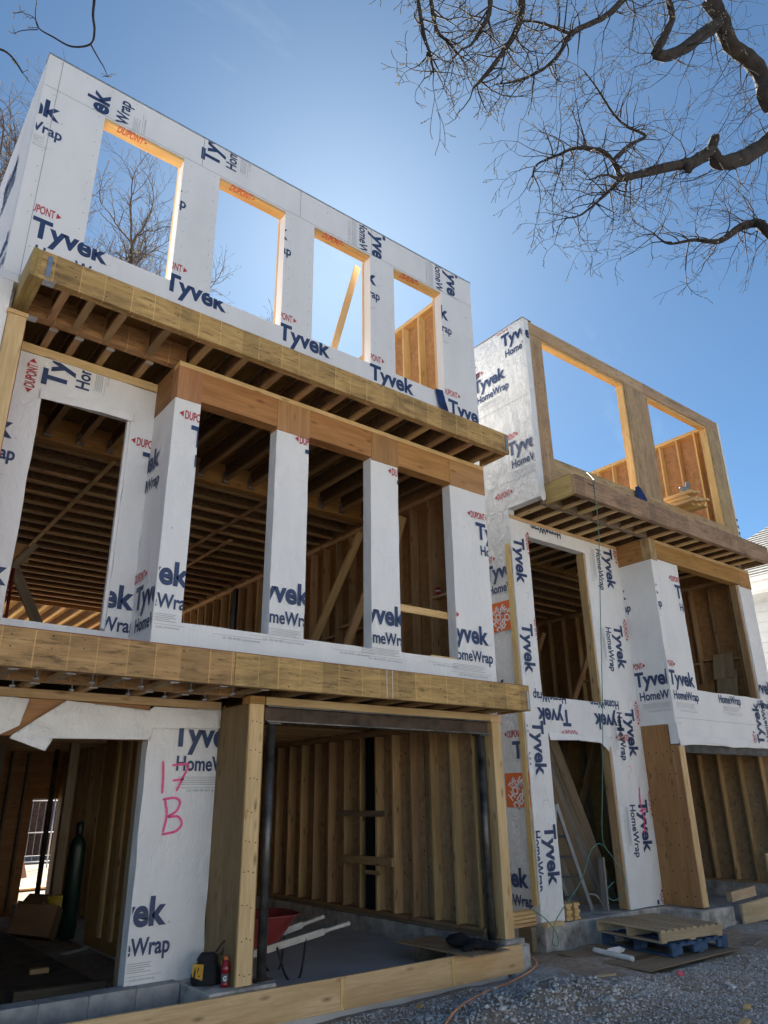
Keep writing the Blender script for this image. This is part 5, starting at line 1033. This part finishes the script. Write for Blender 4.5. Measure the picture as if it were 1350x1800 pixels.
LB['C3']= [(4.88, 2.65, 7.07), (4.74, 2.7, 6.9), (4.6, 2.75, 6.72), (4.38, 2.8, 6.5), (4.23, 2.85, 6.39)]
LB['D']= [(6.42, 2.0, 6.68), (6.41, 2.1, 6.92), (6.42, 2.2, 7.09), (6.18, 2.25, 6.96), (5.83, 2.3, 6.63), (5.51, 2.4, 6.51), (5.22, 2.5, 6.42), (5.18, 2.6, 6.58)]
LB['E']= [(5.0, 2.3, 9.25), (4.65, 2.4, 8.74), (4.21, 2.5, 8.21), (4.09, 2.6, 8.0), (3.98, 2.7, 7.79), (3.77, 2.8, 7.62), (3.57, 2.9, 7.51)]
LB['F']= [(3.24, 2.3, 7.62), (3.23, 2.35, 7.41), (3.18, 2.4, 7.16), (2.97, 2.45, 6.76), (2.82, 2.5, 6.49)]
LB['G']= [(2.32, 2.5, 7.05), (2.41, 2.55, 6.79), (2.5, 2.6, 6.66), (2.54, 2.6, 6.53)]
LB['H']= [(2.45, 2.5, 7.16), (2.56, 2.55, 6.95), (2.71, 2.6, 6.92), (2.94, 2.65, 6.96)]
LB['I']= [(2.86, 2.3, 7.27), (2.85, 2.35, 7.07), (2.78, 2.4, 6.85)]
LB['J']= [(4.21, 2.5, 8.21), (3.86, 2.55, 8.13), (3.59, 2.6, 7.97)]
TW['a']= [(0.67, 4.6, 8.08), (0.7, 4.7, 8.09), (0.72, 4.75, 7.98), (0.76, 4.8, 7.89), (0.75, 4.8, 7.72), (0.63, 4.9, 7.7), (0.49, 4.95, 7.75), (0.38, 5.0, 7.82), (0.34, 5.05, 8.0), (0.33, 5.1, 8.23)]
TW['b']= [(0.75, 4.8, 7.72), (0.84, 4.85, 7.67), (0.89, 4.85, 7.61), (0.94, 4.9, 7.59)]
TW['c']= [(0.38, 5.0, 7.8), (0.28, 5.05, 7.76), (0.23, 5.1, 7.74)]
TW['d']= [(0.38, 5.0, 7.82), (0.33, 5.0, 7.9), (0.23, 4.95, 7.82)]
TW['e']= [(0.08, 5.0, 7.34), (0.18, 5.0, 7.39), (0.26, 5.0, 7.36), (0.34, 5.0, 7.27)]
def tree_near():
    rg = random.Random(11); T = thing('overhanging_tree', 'large bare budding tree reaching in from the upper right', 'tree', (10.8, 1.7, 0))
    tube('trunk', [(10.8, 1.7, -.2), (10.75, 1.7, 1.5), (10.7, 1.7, 4), (10.5, 1.6, 7), (10.15, 1.4, 9.2), (9.8, 1.3, 10.4), (9.2, 1.1, 12), (8.2, 1.5, 13), (7.5, 2.15, 12.5)], [.55, .42, .38, .36, .32, .28, .22, .17, .13], 'bark', T, 18, rough=.12)
    rad = {'A': [.12, .125, .13, .135, .14, .145, .15, .14, .135, .13, .125, .115, .095, .085, .07, .055, .045], 'trunkjoin': [.15, .22], 'B': [.11, .10, .09, .075, .06, .05, .045, .04], 'C': [.04, .032, .028, .024, .018, .014, .008], 'C2': [.03, .028, .026, .022, .018, .014, .009], 'C3': [.03, .024, .018, .013, .008], 'D': [.085, .08, .065, .055, .035, .022, .015, .009], 'E': [.05, .042, .034, .026, .022, .016, .009], 'F': [.042, .038, .034, .024, .011], 'G': [.022, .02, .016, .009], 'H': [.022, .019, .014, .007], 'I': [.03, .026, .022], 'J': [.024, .018, .01]}
    extra = {'K': ([(7.5, 2.15, 12.5), (6.4, 2.2, 11.5), (5.2, 2.25, 10.0), (4.2, 2.3, 8.95), (3.3, 2.3, 8.1), (2.75, 2.4, 7.75), (2.3, 2.5, 7.4)], [.17, .12, .09, .07, .06, .05, .03]), 'AK': ([(7.07, 2.2, 11.26), (7.2, 2.18, 11.9), (7.5, 2.15, 12.5)], [.12, .13, .13]),
             'EK': ([(5.0, 2.3, 9.25), (5.15, 2.28, 9.6), (5.2, 2.25, 10.0)], [.05, .055, .06]), 'FK': ([(3.24, 2.3, 7.62), (3.3, 2.3, 7.9), (3.3, 2.3, 8.1)], [.042, .045, .05]), 'IK': ([(2.86, 2.3, 7.27), (2.85, 2.35, 7.6), (2.75, 2.4, 7.75)], [.03, .032, .035]), 'HK': ([(2.45, 2.5, 7.16), (2.5, 2.45, 7.5), (2.75, 2.4, 7.75)], [.022, .025, .03]), 'GK': ([(2.32, 2.5, 7.05), (2.3, 2.5, 7.25), (2.3, 2.5, 7.4)], [.022, .024, .028]), 'BK': ([(5.71, 2.2, 9.98), (5.9, 2.22, 10.5), (6.1, 2.2, 11.2)], [.04, .05, .06]), 'DT': ([(6.42, 2.0, 6.68), (7.2, 1.9, 6.3), (8.8, 2.0, 6.6), (10.45, 1.65, 7.0)], [.085, .10, .13, .17]), 'S1': ([(6.54, 2.5, 8.34), (6.6, 2.42, 8.55)], [.08, .07]), 'S2': ([(5.95, 2.52, 7.86), (5.85, 2.46, 7.62)], [.06, .05]), 'S3': ([(6.92, 2.2, 10.4), (6.7, 2.25, 10.6)], [.07, .05])}
    LB['trunkjoin'] = LB['trunkjoin']+[(10.0, 1.5, 10.2)]; rad['trunkjoin'] = [.15, .2, .22]
    allp = [(n, l, rad[n]) for n, l in LB.items()]+[(n, l, r) for n, (l, r) in extra.items()]
    allp = [(n, l, [x*(.66 if x > .06 else .66) for x in r]) for n, l, r in allp]
    for n, l, r in allp:
        l = [V(p)+(rvec(rg)*.022 if 0 < i < len(l)-1 else V()) for i, p in enumerate(l)]; tube('limb', l, r, 'bark', T, 14 if max(r) > .05 else 7, rough=.30)
    segs, tips = [], []
    for n, l, r in allp:
        if n in ('trunkjoin', 'DT', 'AK', 'S1', 'S2', 'S3'): continue
        L = [V(p) for p in l]
        for i in range(len(L)-1):
            thick = r[i] > .06
            for _ in range((4 if thick else 5) if n != 'K' else 1):
                t = rg.random(); p = L[i].lerp(L[i+1], t); d0 = (L[i+1]-L[i]).normalized(); side = rvec(rg); side.z -= .15; side = (side-d0*side.dot(d0)).normalized()
                ln = rg.uniform(.3, .65) if thick else rg.uniform(.17, .40)*(1 if n not in ('F', 'G', 'H', 'I', 'E') else .8); grow(segs, tips, p, (d0*.5+side).normalized(), ln, min(.0075, r[i]*.55), 2, rg, .40, .0, spread=.95, rmin=.0019)
        d0 = (L[-1]-L[-2]).normalized(); grow(segs, tips, L[-1], d0, .3, r[-1]*.8 if r[-1] < .03 else .010, 2, rg, .3, -.01, rmin=.0019)
    segs_mesh('crown', segs, 'twig', T, 4); buds_mesh('buds', tips, .0055, 'bud', T, rg)
    return len(segs)
def tree_left():
    rg = random.Random(5); T = thing('overhanging_tree', 'bare tree whose few drooping twigs hang into the upper left corner', 'tree', (-3.4, 4.4, 0))
    tube('trunk', [(-3.4, 4.4, -.2), (-3.35, 4.4, 2), (-3.3, 4.4, 5), (-3.0, 4.4, 7.5), (-2.2, 4.45, 9.2), (-.8, 4.5, 9.7), (.3, 4.6, 9.4), (.62, 4.6, 8.6), (.67, 4.6, 8.08)], [.42, .36, .3, .25, .18, .10, .06, .03, .02], 'bark', T, 14)
    tube('limb', [(-1.5, 4.48, 9.5), (-1.0, 4.8, 8.4), (-.3, 5.0, 7.6), (.08, 5.0, 7.34)], [.06, .04, .025, .014], 'bark', T, 8)
    segs, tips = [], []; R = {'a': (.0125, .0035), 'b': (.0065, .0025), 'c': (.0045, .0025), 'd': (.0045, .0025), 'e': (.010, .006)}
    for n, l in TW.items():
        tube('twig', [V(p) for p in l], [R[n][0]+(R[n][1]-R[n][0])*i/(len(l)-1) for i in range(len(l))], 'bark', T, 7)
        for i in range(1, len(l)):
            if rg.random() < .35: grow(segs, tips, V(l[i]), rvec(rg), .06, .0035, 1, rg, .3, 0, rmin=.0018)
        for _ in range(3): grow(segs, tips, V(l[-1]), rvec(rg), .05, .003, 0, rg, .35, 0, rmin=.0018)
    segs_mesh('crown', segs, 'twig', T, 5); buds_mesh('buds', tips, .007, 'bud', T, rg)
def tree_back(label, base, h, sd, lean=(0, 0), n0=7, spread=1.0, dens=3):
    rg = random.Random(sd); T = thing('bare_tree', label, 'tree', base, 'bare trees behind the houses'); B = V(base); top = B+V((lean[0], lean[1], h*.62))
    tube('trunk', [B+V((0, 0, -.3)), B+V((.1, 0, h*.2)), B.lerp(top, .6)+V((.15, .1, 0)), top], [h*.022, h*.017, h*.013, h*.008], 'bark', T, 12)
    segs, tips = [], []
    for i in range(n0):
        t = .5+.5*i/(n0-1); p = B.lerp(top, t); a = i*2.4+rg.random(); d = V((math.cos(a)*spread, math.sin(a)*spread, .75)).normalized(); L = h*.21*(1.15-.4*t)
        pts = [p]; dd = d.copy(); r0 = h*.0052
        for k in range(5):
            dd = (dd+rvec(rg)*.22+V((0, 0, .10))).normalized(); pts.append(pts[-1]+dd*L/3.2)
        tube('limb', pts, [r0*(1-.75*k/5) for k in range(6)], 'bark', T, 7)
        for k in range(1, 6):
            for _ in range(dens):
                side = rvec(rg); grow(segs, tips, pts[k], (dd*.5+side*.8+V((0, 0, .35))).normalized(), h*rg.uniform(.05, .085), r0*.28, 2, rg, .28, .05, spread=.75, rmin=.004)
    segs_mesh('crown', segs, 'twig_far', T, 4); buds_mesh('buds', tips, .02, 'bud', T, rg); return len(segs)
print('near tree', tree_near()); tree_left()
print('back', tree_back('tall bare budding tree seen through the left top storey openings', (5.3, 24.5, 0), 26.5, 3, (.9, .5), 11, .8, 4))
print('back', tree_back('bare budding tree at the left edge behind the wrapped house', (2.0, 25.5, 0), 28, 8, (.1, 0), 13, .75, 5))
